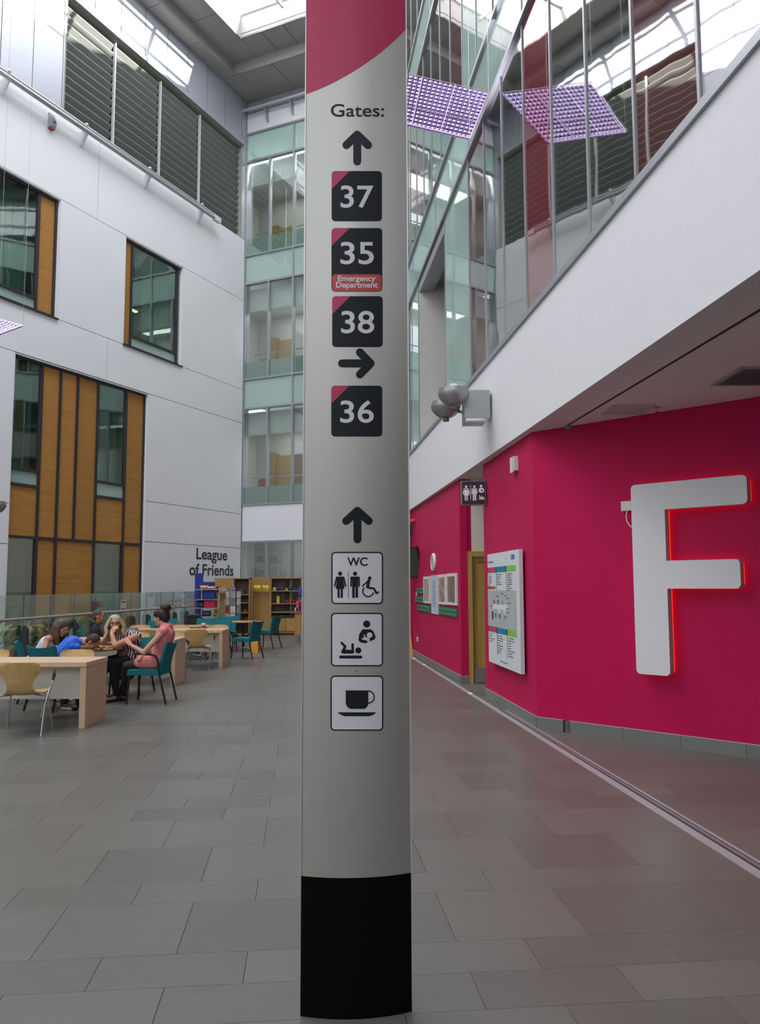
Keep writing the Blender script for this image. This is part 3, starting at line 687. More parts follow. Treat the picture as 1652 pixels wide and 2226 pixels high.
# open bay: pale reveal, inner balustrade, notice
MB().box(cx(17.1) + .0, cx(17.1) + 1.6, 17.1, 17.2, SILL, 8.2).build('reveal', in_wall, fa)
curve_box(14.1, 17.1, .0, .3, 8.0, 8.2, 'soffit', grey_metal)
curve_box(14.05, 17.25, .42, .435, SILL, 5.7, 'guard_pane', bal_g, step=3)
for y in (14.5, 15.1, 15.7, 16.3, 16.9): MB().box(cx(y) + .41, cx(y) + .44, y - .012, y + .012, SILL, 5.72).build('guard_post', grey_metal, fa)
MB().tube([(cx(y) + .43, y, 5.74) for y in (14.1, 15.6, 17.1)], .02, 8).build('guard_rail', steel, fa)

wf = empty_struct('wall_front')  # unseen end and side walls, added to hold back sky light
MB().box(-30, 10, -10.2, -10.0, 13, 20).box(-30, -10, -10.2, -10, 7, 13).box(2, 10, -10.2, -10, 7, 13).box(-30, 10, -10.2, -10, 0, 7).build('panel', white_wall, wf)  # high opening shaped to let the added fill and sky in
MB().box(9.0, 9.1, -10, 12, 0, 4.6).build('panel', cream, wf)
# soffit under the first floor, with recessed strip
sf = empty_struct('ceiling')
wx = 9.0
MB().add([(cx(y) + .22, y, CEIL) for y in range(-9, 27)] + [(wx, y, CEIL) for y in range(-9, 27)], [(i, i + 1, 37 + i - 0, 36 + i) for i in range(35)]).build('soffit', soffit_m, sf, fix=False)
curve_box(-9, 8.9, .365, .39, CEIL - .004, CEIL - .001, 'slot', joint, sf)
for (x, y) in ((3.25, 6.75),):
    t = thing('ceiling_vent', 'grey square vent grille in the soffit above the magenta wall', 'vent', (x, y, CEIL - .02))
    rel(MB().box(x - .3, x + .3, y - .3, y + .3, CEIL - .012, CEIL - .002), 'frame', mat('vent_frame', (.35, .35, .34), .5), t)
    for k in range(9): rel(MB().box(x - .26, x + .26, y - .26 + k * .058, y - .235 + k * .058, CEIL - .022, CEIL - .012), 'slat', mat('vent_slat', (.12, .13, .13), .5), t)
def on_soffit(px, py): return on_z(px, py, CEIL)
p = on_soffit(1365, 890); 
t = thing('ceiling_hatch', 'faint square access hatch in the soffit near the magenta wall', 'hatch', (p.x, p.y, CEIL - .01)); 
rel(MB().box(p.x - .22, p.x + .22, p.y - .22, p.y + .22, CEIL - .006, CEIL - .001), 'cover', mat('hatch_paint', (.50, .47, .45), .8), t)
p = on_soffit(1429, 884)
t = thing('sprinkler', 'small chrome sprinkler head hanging from the soffit', 'sprinkler', (p.x, p.y, CEIL - .05))
rel(MB().lathe([(.03, CEIL), (.03, CEIL - .01), (.008, CEIL - .012), (.008, CEIL - .05), (.02, CEIL - .052), (.02, CEIL - .056)], 12, (p.x, p.y, 0)), 'body', chrome, t)
p = on_soffit(1237, 926)
t = thing('smoke_detector', 'small dark fitting on the soffit by the top of the magenta corner', 'detector', (p.x, p.y, CEIL - .04))
rel(MB().lathe([(.045, CEIL), (.045, CEIL - .02), (.03, CEIL - .04)], 14, (p.x, p.y, 0)), 'body', mat('detector_grey', (.2, .19, .18), .5), t)

# ================================================================== MAGENTA WALLS
WO = Vector((1.766, 9.257)); wd = Vector((.722, -.692)); wn = Vector((-.692, -.722))
FW = frame(WO, wd, wn)
DO = Vector((1.528, 11.833)); dd = (WO - DO).normalized(); nd = Vector((dd.y, -dd.x)); FD = frame(DO, dd, nd)
EO = Vector((1.33, 13.4)); EE = Vector((.725, 19.2)); ed = (EE - EO).normalized(); ne = Vector((-ed.y, ed.x)); FE = frame(EO, ed, ne)
DL = (WO - DO).length; EL = (EE - EO).length
w2 = empty_struct('wall_right')
MB().fb(FW, 0, 11.5, -.15, 0, .0, CEIL).build('panel', magenta, w2, loc=(WO.x, WO.y, 0))
MB().fb(FD, -.0, DL, -.2, 0, .0, CEIL).build('panel', magenta, w2, loc=(DO.x, DO.y, 0))
MB().fb(FE, 0, EL, -.2, 0, .0, CEIL).build('panel', magenta, w2, loc=(EO.x, EO.y, 0))
MB().box(1.33, 1.452, 13.4, 13.5, 0, CEIL).build('panel', magenta, w2, loc=(1.4, 13.4, 0))
MB().box(.45, .725, 19.25, 19.35, 0, CEIL).build('panel', magenta, w2, loc=(.6, 19.3, 0))
MB().add([(.45, 19.25, 0), (.2, 21.5, 0), (.2, 21.5, CEIL), (.45, 19.25, CEIL)], [(0, 1, 2, 3)]).build('panel', magenta, w2)
MB().add([(.2, 21.5, 0), (-.1, 26, 0), (-.1, 26, CEIL), (.2, 21.5, CEIL)], [(0, 1, 2, 3)]).build('panel', cream, w2)
# alcove: door wall facing the room
MB().box(1.452, 3.4, 13.42, 13.52, 2.17, CEIL).box(2.50, 3.4, 13.42, 13.52, 0, 2.17).build('panel', cream, w2)
MB().box(3.3, 3.4, 11.8, 13.5, 0, CEIL).build('panel', cream, w2)
MB().box(1.70, 3.4, 11.75, 11.8, 0, CEIL).build('panel', cream, w2)
dr = empty_struct('door_1', (1.95, 13.42, 0))
def drp(mb, nm, m, label=None):
    o = mb.build(nm, m, None, loc=dr.location, label=label); o.location = (0, 0, 0); o.parent = dr; return o
drp(MB().box(1.455, 1.525, 13.36, 13.5, 0, 2.17).box(1.5255, 2.4295, 13.36, 13.5, 2.10, 2.17).box(2.43, 2.5, 13.36, 13.5, 0, 2.17), 'frame', wdoor)
drp(MB().box(1.53, 2.42, 13.44, 13.48, .01, 2.09), 'leaf', wdoor)
drp(MB().box(1.56, 2.40, 13.425, 13.44, .02, .26), 'kick_plate', steel)
drp(MB().box(1.62, 1.80, 13.43, 13.44, 1.98, 2.0), 'nameplate', mat('small_plate', (.2, .13, .05), .4))
drp(MB().tube([(2.3, 13.40, 1.0), (2.3, 13.40, 1.05), (2.2, 13.40, 1.05)], .01, 8), 'handle', steel)
# skirting tiles
skirt = mat('skirting_tile', (.155, .160, .145), .45, rand=.08, var=.05)
sk1 = empty_struct('baseboard_right'); 
def skrun(fr, u0, u1, pitch, h=.125, start=None):
    u = u0; first = start or pitch
    while u < u1 - .01:
        w = first if u == u0 else pitch; e = min(u + w, u1)
        MB().fb(fr, u + .002, e - .002, 0, .012, 0, h).build('tile', skirt, sk1, loc=fr((u + e) / 2, .0, 0)); u = e
    MB().fb(fr, u0, u1, 0, .010, h, h + .006).build('top_trim', mat('skirting_trim', (.5, .48, .46), .4, .5), sk1)
skrun(FW, 0, .34, .34); skrun(FW, .42, 9, .62, start=.62)
MB().fb(FW, .345, .36, 0, .02, 0, .128).build('strip', black_pl, sk1); MB().fb(FW, .36, .415, 0, .012, 0, .12).build('tile', mat('blue_grey_tile', (.08, .10, .11), .4), sk1)
skrun(FD, 0, DL, .62); skrun(FE, 0, EL, .62)
for fr_ in (frame((1.33, 13.4), (1, 0), (0, -1)),): skrun(fr_, 0, .12, .12)

# ================================================================== ILLUMINATED LETTER F
t = thing('letter_sign', 'giant white letter F with red back glow on the magenta wall', 'sign', FW(1.8, .1, .7))
def Fpoly(x0, x1, xa, xs, zt, za, zm1, zm0, z0, xm, r):
    def arc(cx_, cy_, a0, a1, n=5): return [(cx_ + r * math.cos(R(a0 + (a1 - a0) * i / n)), cy_ + r * math.sin(R(a0 + (a1 - a0) * i / n))) for i in range(n + 1)]
    return (arc(x0 + r, zt - r, 180, 90) + arc(x1 - r, zt - r, 90, 0) + arc(x1 - r, za + r, 0, -90) + [(xs, za)] + [(xs, zm1)] +
            arc(xm - r, zm1 - r, 90, 0) + arc(xm - r, zm0 + r, 0, -90) + [(xs, zm0)] + arc(xs - r, z0 + r, 0, -90) + arc(x0 + r, z0 + r, -90, -180))
fp = Fpoly(1.285, 2.44, 2.44, 1.638, 2.63, 2.355, 1.843, 1.567, .711, 2.347, .045)
rel(MB().prism(fp, lambda a, d, c: FW(a, d, c), .142, .15), 'face', mat('sign_white', (.66, .65, .66), .4, spec=.4), t)
rel(MB().prism(fp, lambda a, d, c: FW(a, d, c), .055, .142), 'side_return', mat('sign_return', (.50, .42, .42), .5), t)
fp2 = Fpoly(1.29, 2.432, 2.43, 1.63, 2.622, 2.363, 1.835, 1.575, .72, 2.34, .045)
rel(MB().prism(fp2, lambda a, d, c: FW(a, d, c), .022, .05), 'neon_backlight', emis('neon_red', (1.0, .035, .01), 2.8), t)
t = thing('socket_box', 'small white socket box with a curled cable beside the large letter F', 'socket', FW(1.2, 0, 2.43))
rel(MB().fb(FW, 1.12, 1.272, 0, .05, 2.38, 2.48), 'box', mat('white_plastic', (.62, .6, .6), .4), t)
rel(MB().tube([FW(1.18, .03, 2.38), FW(1.175, .05, 2.33), FW(1.185, .06, 2.27), FW(1.22, .07, 2.22), FW(1.28, .08, 2.18), FW(1.32, .08, 2.17)], .006, 6), 'cable', mat('white_plastic', (.62, .6, .6)), t, True)

# ================================================================== DIRECTORY BOARD
t = thing('directory_board', 'tall white directory board with coloured columns on the magenta wall', 'sign', FD(1.2, .03, .5))
u0, u1, z0, z1 = .54, 2.22, .56, 2.035
rel(MB().fb(FD, u0, u1, .03, .075, z0, z1), 'board', mat('board_white', (.62, .64, .64), .45), t)
rel(MB().fb(FD, u0 + .1, u0 + .2, 0, .03, z0 + .2, z0 + .3), 'fixing', grey_metal, t); rel(MB().fb(FD, u1 - .2, u1 - .1, 0, .03, z1 - .4, z1 - .3), 'fixing', grey_metal, t)
def DB(x, y): return FD(u0 + x * (u1 - u0), .077, z1 - y * (z1 - z0))     # x, y 0..1 from top left
def DB2(x, y): return FD(u0 + x * (u1 - u0), .0785, z1 - y * (z1 - z0))
def dflat(shapes, nm, m, top=False):
    o = flat(shapes, DB2 if top else DB, nm, m, None, loc=t.location); o.location = (0, 0, 0); o.parent = t; return o
c_m = mat('print_crimson', (.50, .03, .12), .5); c_t = mat('print_blue', (.0, .20, .33), .5); c_g = mat('print_green', (.18, .50, .06), .5); c_k = mat('print_black', (.015, .015, .02), .5)
c_gy = mat('print_grey', (.40, .42, .42), .5); c_r = mat('print_red', (.55, .06, .04), .5); c_b = mat('print_nhs_blue', (.02, .10, .42), .5); c_w = mat('print_white', (.66, .66, .66), .5)
dflat([rect(0, .335, .90, .665)], 'map_field', c_gy)
for y0 in (.125, .668):
    dflat([rect(.0, y0, .29, y0 + .05)], 'column_header', c_m); dflat([rect(.31, y0, .60, y0 + .05)], 'column_header', c_t); dflat([rect(.63, y0, .90, y0 + .05)], 'column_header', c_g)
    for q_ in ((0, .02), (.29, .315), (.60, .63)): dflat([rect(q_[0], y0, q_[1], y0 + .05)], 'number_tag', c_k)
    dflat([rect(.30, y0 + .05, .315, y0 + (.205 if y0 < .5 else .24))], 'column_rule', c_t); dflat([rect(.61, y0 + .05, .625, y0 + (.21 if y0 < .5 else .25))], 'column_rule', c_g)
dflat([rect(.0, .30, .27, .325)], 'red_row', c_r)
rr = random.Random(3); lines = []
for cx0, n1, n2 in ((.03, 8, 4), (.33, 6, 8), (.65, 9, 8)):
    for i in range(n1): lines.append(rect(cx0, .192 + i * .0175, cx0 + rr.uniform(.05, .17), .197 + i * .0175))
    for i in range(n2): lines.append(rect(cx0, .735 + i * .0215, cx0 + rr.uniform(.07, .19), .740 + i * .0215))
dflat(lines, 'text_lines', c_k, True)['kind'] = 'stuff'
dflat([rect(.18, .46, .65, .505), rect(.36, .505, .42, .54), rect(.53, .505, .58, .54)], 'map_corridor', c_w, True)
for x, y, m_ in ((.20, .42, c_m), (.33, .42, c_t), (.47, .42, c_g), (.24, .54, c_m), (.38, .545, c_b), (.53, .55, c_g)):
    dflat([rect(x, y, x + .05, y + .04)], 'map_block', m_, True)
dflat([rect(.14, .53, .19, .60)] + [rect(x, y, x + .08, y + .006) for x, y in ((.45, .36), (.55, .38), (.30, .385), (.62, .40), (.66, .44), (.60, .49), (.62, .52), (.10, .475), (.55, .56))], 'map_labels', c_k, True)['kind'] = 'stuff'
dflat([text_at('Directory & Gate Names', .03, .085, .022, sx=.55, bold=.01)], 'title', c_k, True)
dflat([rect(.77, .035, .87, .075)], 'logo_box', c_b); 
dflat([text_at('NHS', .785, .067, .022, sx=.62, bold=.02, shear=.2)], 'logo_letters', c_w, True)
dflat([text_at('North Bristol', .58, .066, .016, sx=.6)], 'logo_text', c_gy, True)
dflat([text_at('Exceptional healthcare, personally delivered', .40, .962, .015, sx=.58, shear=.15, bold=.01)], 'slogan', c_b, True)
t = thing('wall_sensor', 'small white box sensor high on the magenta wall above the directory board', 'sensor', FD(1.9, 0, 3.05))
rel(MB().fb(FD, 1.78, 1.98, 0, .05, 3.02, 3.20).fb(FD, 1.85, 1.95, .05, .07, 3.0, 3.19), 'housing', mat('white_plastic', (.62, .6, .6)), t)

# ================================================================== HANGING TOILET SIGN
def sign_map(x0, x1, z0, z1, y):
    return lambda a, b: (x0 + a * (x1 - x0), y, z1 - b * (z1 - z0))
t = thing('hanging_sign', 'black illuminated toilet and baby change sign projecting beside the alcove', 'sign', (1.36, 11.65, 2.75))
sx0, sx1, sz0, sz1 = 1.178, 1.538, 2.765, 3.12
rel(MB().box(sx0, sx1, 11.6, 11.70, sz0, sz1), 'case', mat('sign_case', (.16, .16, .18), .4, .4), t)
rel(MB().box(sx0 + .015, sx1 - .015, 11.592, 11.6, sz0 + .015, sz1 - .015), 'face', black_pl, t)
rel(MB().box(1.52, 1.56, 11.80, 11.84, 2.85, 3.05).box(1.50, 1.535, 11.69, 11.82, 2.88, 3.0), 'wall_arm', steel, t)
def T2(shapes, mp, nm, m, T): 
    o = flat(shapes, mp, nm, m, None, loc=T.location); o.location = (0, 0, 0); o.parent = T; return o
sgm = mat('picto_white', (.70, .68, .72), .5, emit=(.9, .85, .95), estr=.12)
mp = sign_map(sx0, sx1, sz0, sz1, 11.589)
sh = pic_woman(.20, .20, .62) + [rect(.365, .18, .385, .80)] + pic_man(.53, .20, .62)
nurse = [disc(.80, .225, .055), rrect(.70, .30, .92, .50, .08)]
baby = [rect(.70, .74, .93, .775), stroke((.76, .71), (.86, .71), .06), disc(.895, .695, .03), stroke((.76, .71), (.73, .62), .035), stroke((.82, .69), (.82, .63), .03)]
T2([s_ for s_ in sh + nurse + baby], mp, 'pictogram', sgm, t)
T2([disc(.83, .41, .035)], sign_map(sx0, sx1, sz0, sz1, 11.586), 'baby_head', black_pl, t)
t = thing('hanging_sign', 'black sign with white wheelchair symbol cut off by the grey signpost', 'sign', (.55, 18.9, 2.6))
q0 = at(872, 18.8, 1137); q1 = at(900, 18.8, 1169); 
rel(MB().box(q0.x, q1.x, 18.8, 18.88, q1.z, q0.z), 'case', mat('sign_case', (.16, .16, .18)), t)
rel(MB().box(q0.x + .01, q1.x - .02, 18.79, 18.8, q1.z + .015, q0.z - .015), 'face', black_pl, t)
rel(MB().tube([(.55, 18.84, q0.z), (.55, 18.84, CEIL)], .012), 'hanger', steel, t)
T2(pic_wheel(.38, .25, .55), sign_map(q0.x, q1.x, q1.z, q0.z, 18.785), 'pictogram', sgm, t)

# ================================================================== THINGS ON THE FAR MAGENTA WALL
def epx(zx, zy):
    f = plane_fn(EO, ed); return f(880 + .10336 * zx, 1120 + .10336 * zy)
def erect(nm, label, cat, zx0, zx1, zt, zb, th_=.02):
    (ua, za), (ub, _) = epx(zx0, zt), epx(zx1, zt); _, zlo = epx(zx1, zb); _, zhi = epx(zx1, zt)
    ua, ub = max(ua, ub), min(ua, ub)
    return ub, ua, zlo, zhi
white_frame = mat('white_frame', (.66, .65, .62), .45)
def picture_mat(name, c1, c2, c3):
    if name in MATS: return MATS[name]
    M = bpy.data.materials.new(name); M.use_nodes = True; N = M.node_tree.nodes; Lk = M.node_tree.links; b = N['Principled BSDF']; b.inputs['Roughness'].default_value = .25
    tc = N.new('ShaderNodeTexCoord'); nz = N.new('ShaderNodeTexNoise'); nz.inputs['Scale'].default_value = 7; nz.inputs['Detail'].default_value = 3
    Lk.new(tc.outputs['Object'], nz.inputs['Vector']); cr = N.new('ShaderNodeValToRGB'); e = cr.color_ramp.elements
    e[0].position = .35; e[0].color = (*c1, 1); e[1].position = .65; e[1].color = (*c3, 1); k = e.new(.5); k.color = (*c2, 1)
    Lk.new(nz.outputs[0], cr.inputs[0]); Lk.new(cr.outputs[0], b.inputs['Base Color']); MATS[name] = M; return M
for i, (a, b, zt, zb, c, lab) in enumerate(((415, 550, 1285, 1858, ((.20, .22, .12), (.35, .33, .22), (.09, .07, .04)), 'white framed picture farthest along the magenta wall, in green and brown tones'),
                              (718, 890, 1240, 1885, ((.35, .04, .03), (.25, .13, .05), (.45, .38, .3)), 'white framed picture right of the long white notice, in red and brown tones'),
                              (905, 1110, 1215, 1900, ((.16, .09, .04), (.06, .09, .06), (.38, .12, .09)), 'white framed picture nearest the alcove on the magenta wall'))):
    u0_, u1_, z0_, z1_ = erect('', '', '', a, b, zt, zb)
    t = thing('picture', lab, 'picture', FE((u0_ + u1_) / 2, 0, z0_), group='white framed pictures')
    rel(MB().fb(FE, u0_, u1_, 0, .03, z0_, z1_), 'frame', white_frame, t)
    rel(MB().fb(FE, u0_ + .11, u1_ - .11, .03, .033, z0_ + .05, z1_ - .05), 'print', picture_mat('picture_print_%d' % i, *c), t)
u0_, u1_, z0_, z1_ = erect('', '', '', 570, 712, 1255, 2090)
t = thing('notice', 'tall pale notice board between the framed pictures on the magenta wall', 'notice', FE(u0_, 0, z0_))
rel(MB().fb(FE, u0_ + .02, u1_, 0, .02, z0_, z1_), 'board', mat('notice_pale', (.50, .54, .60), .5), t)
ln = [rect(.2, .14 + i * .035, .75 if i % 3 else .55, .15 + i * .035) for i in range(20)]
T2(ln, lambda x, y: FE(u1_ - x * (u1_ - u0_), .0215, z1_ - y * (z1_ - z0_)), 'text_lines', c_b, t)['kind'] = 'stuff'
gm = mat('green_plank', (.012, .15, .075), .5)
for a, b, zt, zb, lab in ((265, 412, 1530, 1650, 'green double plank sign, topmost of those left of the framed pictures'), (225, 412, 1720, 1845, 'green double plank sign under the topmost one, left of the framed pictures'), (285, 560, 1905, 2050, 'green double plank sign, lowest, left of the tall notice'), (742, 1118, 1960, 2150, 'long green plank sign under the two right framed pictures')):
    u0_, u1_, z0_, z1_ = erect('', '', '', a, b, zt, zb)
    t = thing('plank_sign', lab, 'sign', FE(u0_, 0, z0_), group='green plank signs')
    h = (z1_ - z0_) / 2
    for k in range(2): rel(MB().fb(FE, u0_, u1_, 0, .025, z0_ + k * h, z0_ + (k + 1) * h - .006), 'plank', gm, t)
    for k in range(2): rel(MB().fb(FE, u0_ + .05, u1_ - .05, .025, .027, z0_ + (k + .42) * h, z0_ + (k + .55) * h), 'lettering_line', mat('plank_text', (.10, .35, .22), .5), t)
# clock
uc, zc = epx(620, 985)
t = thing('wall_clock', 'round white wall clock above the tall notice on the magenta wall', 'clock', FE(uc, 0, zc))
rot = Matrix((Vector((ed.x, ed.y, 0)), Vector((0, 0, 1)), Vector((ne.x, ne.y, 0)))).transposed()
rel(MB().lathe([(.175, 0), (.175, .035), (.16, .05), (.152, .04), (.15, .04)], 32, FE(uc, 0, zc), rot), 'case', mat('clock_white', (.68, .68, .66), .4), t, True)
rel(MB().lathe([(.148, .041), (.148, .043)], 32, FE(uc, 0, zc), rot), 'dial', mat('clock_dial', (.42, .50, .46), .3), t)
rel(MB().fb(FE, uc - .006, uc + .006, .044, .047, zc, zc + .11), 'hand', black_pl, t); rel(MB().fb(FE, uc, uc + .075, .044, .047, zc - .006, zc + .006), 'hand', black_pl, t)
# television tilted out on a bracket
ut, zt_ = epx(340, 990); zt_ = 2.12
t = thing('television', 'black flat television tilted on a bracket, screen facing down the corridor', 'television', FE(4.7, .2, 1.8))
ctr = FE(4.75, .25, 2.12); tv_n = Vector((-.62, -.72, -.30)).normalized(); tv_u = Vector((0, 0, 1)).cross(tv_n).normalized(); tv_v = tv_n.cross(tv_u)
def TV(a, d, c): return ctr + tv_u * a + tv_v * c + tv_n * d
rel(MB().prism([(-.48, -.36), (.38, -.36), (.38, .36), (-.48, .36)], TV, -.05, 0), 'casing', black_pl, t)
rel(MB().prism([(-.46, -.33), (.36, -.33), (.36, .34), (-.46, .34)], TV, 0, .004), 'screen', mat('screen_off', (.055, .058, .035), .18, spec=.6), t)
rel(MB().tube([FE(4.75, 0, 2.1), ctr - tv_n * .05], .03), 'bracket', black_pl, t)
for lab, zx, z_ in (('white double switch plate beside the green planks', 250, 1.43), ('white single socket low on the magenta wall', 245, .42)):
    u_, _ = epx(zx, 1600)
    if z_ < 1: u_ = plane_fn(EO, ed)(908, 1391)[0]
    t = thing('switch_plate', lab, 'switch', FE(u_, 0, z_))
    rel(MB().fb(FE, u_ - .075, u_ + .075, 0, .012, z_ - .05, z_ + .05), 'plate', mat('white_plastic', (.62, .6, .6)), t); rel(MB().fb(FE, u_ - .03, u_ + .03, .012, .02, z_ - .02, z_ + .02), 'rocker', mat('white_plastic', (.62, .6, .6)), t)
t = thing('alarm_sounder', 'red fire alarm sounder at the top of the magenta corridor wall', 'alarm', FE(5.2, 0, 3.1))
rel(MB().lathe([(.06, 0), (.06, .04), (.045, .09), (.02, .1)], 14, FE(5.1, 0, 3.08), rot), 'body', mat('alarm_red', (.5, .01, .02), .4), t, True)
# yellow warning sign
t = thing('wet_floor_sign', 'yellow folding wet floor sign at the end of the magenta corridor', 'sign', (.62, 19.0, 0))
ym = mat('safety_orange', (.62, .25, .02), .5)
rel(MB().prism([(.50, 0), (.76, 0), (.70, .62), (.56, .62)], lambda a, d, c: (a, 18.95 + d + (.62 - c) * -.2, c), 0, .02), 'front_leaf', ym, t)
rel(MB().prism([(.50, 0), (.76, 0), (.70, .62), (.56, .62)], lambda a, d, c: (a, 18.95 + d + (.62 - c) * .2, c), 0, .02), 'rear_leaf', ym, t)

# ================================================================== UPLIGHTERS AND MIRROR PANELS
def dimple_panel(name, label, A, B, C_, D, nx, ny, purple):
    """A,B,C_,D corners (top right, bottom right, bottom left, top left) of a hanging reflector of pressed domes"""
    t = thing(name, label, 'reflector', (A + B + C_ + D) / 4)
    n = (B - A).cross(D - A).normalized()
    if n.dot(CP - A) < 0: n = -n
    P = lambda u, v: (C_ * (1 - u) + B * u) * (1 - v) + (D * (1 - u) + A * u) * v
    rel(MB().grid(lambda u, v: P(u, v) - n * .01, 1, 1, lambda u, v: P(u, v) - n * .02), 'backing_plate', mat('panel_back', (.45, .30, .62), .2, 1.0), t)
    mb = MB(); du = (P(1, 0) - P(0, 0)) / nx; dv = (P(0, 1) - P(0, 0)) / ny; r = min(du.length, dv.length) * .46
    M = Matrix((du.normalized(), n.cross(du.normalized()), n)).transposed()
    for i in range(nx):
        for j in range(ny):
            c = P((i + .5) / nx, (j + .5) / ny); k = len(mb.v); m_ = 8; vs = []
            for rr_, hh in ((r, 0), (r * .8, .35 * r), (r * .42, .6 * r)):
                for q in range(m_):
                    a = 2 * math.pi * q / m_; vs.append(c + M @ Vector((rr_ * math.cos(a), rr_ * math.sin(a), hh)))
            vs.append(c + n * .68 * r)
            fs = [(a_ * m_ + q, a_ * m_ + (q + 1) % m_, (a_ + 1) * m_ + (q + 1) % m_, (a_ + 1) * m_ + q) for a_ in range(2) for q in range(m_)] + [(2 * m_ + q, 2 * m_ + (q + 1) % m_, 3 * m_) for q in range(m_)]
            mb.add(vs, fs)
    o = rel(mb, 'dome', mat('dichroic_dome', (.90, .74, .97), .12, .6), t, True); o['kind'] = 'stuff'
    for k in (0, 1 / 3, 2 / 3, 1):
        rel(MB().tube([P(k, 0) + n * .012, P(k, 1) + n * .012], .006, 6), 'seam', mat('panel_seam', (.85, .6, .85), .3, .6), t)
        if k in (1 / 3, 0, 1): rel(MB().tube([P(0, k) + n * .012, P(1, k) + n * .012], .006, 6), 'seam', mat('panel_seam', (.85, .6, .85)), t)
    for u, v in ((0, 0), (1, 0), (1, 1), (0, 1)): 
        p = P(u, v); rel(MB().tube([p, Vector((p.x, p.y, 19.55))], .003, 4), 'cable', steel, t)
    return t
A = at(1062, 10.3, 202); B_ = at(1021, 9.6, 302); C2 = at(832, 9.65, 258); D2 = at(846, 10.35, 153)
dimple_panel('reflector_panel', 'violet dimpled mirror reflector hanging right of the signpost', A, B_, C2, D2, 20, 13, True)
aim1 = (A + B_ + C2 + D2) / 4
A = at(50, 15.6, 708); B_ = at(-5, 15.0, 728); C2 = at(-110, 15.2, 716); D2 = at(-60, 15.8, 678)
dimple_panel('reflector_panel', 'violet dimpled mirror reflector cut off by the left edge of the photo', A, B_, C2, D2, 14, 9, True)
aim2 = (A + B_ + C2 + D2) / 4
lm = mat('lamp_silver', (.34, .34, .34), .38, .7)
def uplighter(c, label, arm_to, aim=None):
    t = thing('uplighter', label, 'light', c, group='silver bowl uplighters')
    rel(MB().lathe([(.04, -.14), (.055, -.14), (.095, -.128), (.14, -.10), (.178, -.06), (.202, -.018), (.21, .012), (.212, .03), (.20, .034), (.198, .036), (.198, .085), (.18, .085), (.18, .036), (.05, .0)], 32, c), 'bowl', lm, t, True)
    rel(MB().lathe([(.045, -.185), (.045, -.135)], 20, c), 'gland', mat('gland_dark', (.10, .12, .11), .5), t)
    rel(MB().lathe([(.05, .02), (.05, .15), (.0475, .153)], 20, c), 'lamp_glass', emis('lamp_glow', (1, .82, .86), 1.25), t)
    if aim:
        sl_ = bpy.data.lights.new('uplight_beam', 'SPOT'); sl_.energy = 5000; sl_.spot_size = R(34); sl_.spot_blend = .6; sl_.color = (.93, .85, 1.0); sl_.shadow_soft_size = .05
        lo = bpy.data.objects.new('uplight_beam', sl_); COL.objects.link(lo); lo.location = Vector((0, 0, .17)); lo.parent = t
        lo.rotation_euler = (aim - c).to_track_quat('-Z', 'Y').to_euler()
    if arm_to: rel(MB().tube([c + Vector((.05, 0, -.03)), c + Vector((.12, .0, -.04)), arm_to], .022), 'arm', lm, t)
t = thing('lamp_bracket', 'grey metal box bracket fixed to the white fascia behind the uplighters', 'bracket', (1.3, 10.95, 3.83))
bx0 = at(1009, 10.75, 890).x; bx1 = cx(11.06)
rel(MB().box(bx0, bx1, 10.72, 10.74, 3.86, 4.245), 'front_plate', lm, t); rel(MB().box(bx0, bx0 + .02, 10.74, 11.05, 3.84, 4.24), 'side_plate', lm, t)
rel(MB().box(bx0, bx1 - .06, 10.74, 11.05, 3.81, 3.83), 'bottom_plate', lm, t); rel(MB().box(bx0, bx1, 10.74, 11.05, 4.22, 4.24), 'top_plate', lm, t)
c1 = at(986, 10.55, 856); c2 = at(969, 11.1, 879); c1.z = 4.13; c2.z = 4.08
uplighter(c1, 'silver bowl uplighter with a lit cap, the nearer one by the bracket', Vector((bx0 + .02, 10.8, 4.1)), aim1)
uplighter(c2, 'silver bowl uplighter partly hidden behind the nearer one', Vector((bx0 + .02, 11.0, 4.0)))
c3 = at(-12, 15.2, 1100)
uplighter(c3, 'silver bowl uplighter cut off by the left edge of the photo', c3 + Vector((-1.2, .5, 0)), aim2)
# ================================================================== SIGNPOST (lens-shaped totem)
QA = Vector((-.3026, 3.17)); QB = Vector((.1143, 3.2)); qe = (QB - QA).normalized(); qn = Vector((qe.y, -qe.x)); QW = (QB - QA).length / 2; SAG = .038
FQ = frame(QA, qe, qn)
def qb(u): return SAG * (1 - ((u - QW) / QW) ** 2)
def pil(px, py):
    b = SAG
    for _ in range(6):
        o = QA + qn * b; d = ray(px, py); n = qn; t = (n.dot(o)) / (n.x * d.x + n.y * d.y); P = CP + d * t
        u = (Vector((P.x, P.y)) - o).dot(qe); b = qb(min(max(u, 0), 2 * QW))
    return u, P.z
def pmap(layer):
    def f(x, y):
        u, z = pil(x, y); u = min(max(u, 0.0005), 2 * QW - .0005); return FQ(u, qb(u) + .0008 * layer, z)
    return f
post = thing('signpost', 'tall grey lens-shaped signpost with gate numbers, crimson top and black foot', 'signpost', FQ(QW, 0, 0))
def lens(z0, z1, grow=0.0, n=24):
    prof = [(i / n * 2 * QW, qb(i / n * 2 * QW)) for i in range(n + 1)]
    pts = [(u + (u - QW) / QW * grow, b + .006 + grow) for u, b in prof] + [(u + (u - QW) / QW * grow, -b - .006 - grow) for u, b in reversed(prof)]
    pts = [(u, b - .006) for u, b in pts]
    mb = MB(); P = [FQ(u, b, z0) for u, b in pts] + [FQ(u, b, z1) for u, b in pts]; k = len(pts)
    return mb.add(P, [tuple(range(k)), tuple(range(2 * k - 1, k - 1, -1))] + [(i, (i + 1) % k, k + (i + 1) % k, k + i) for i in range(k)])
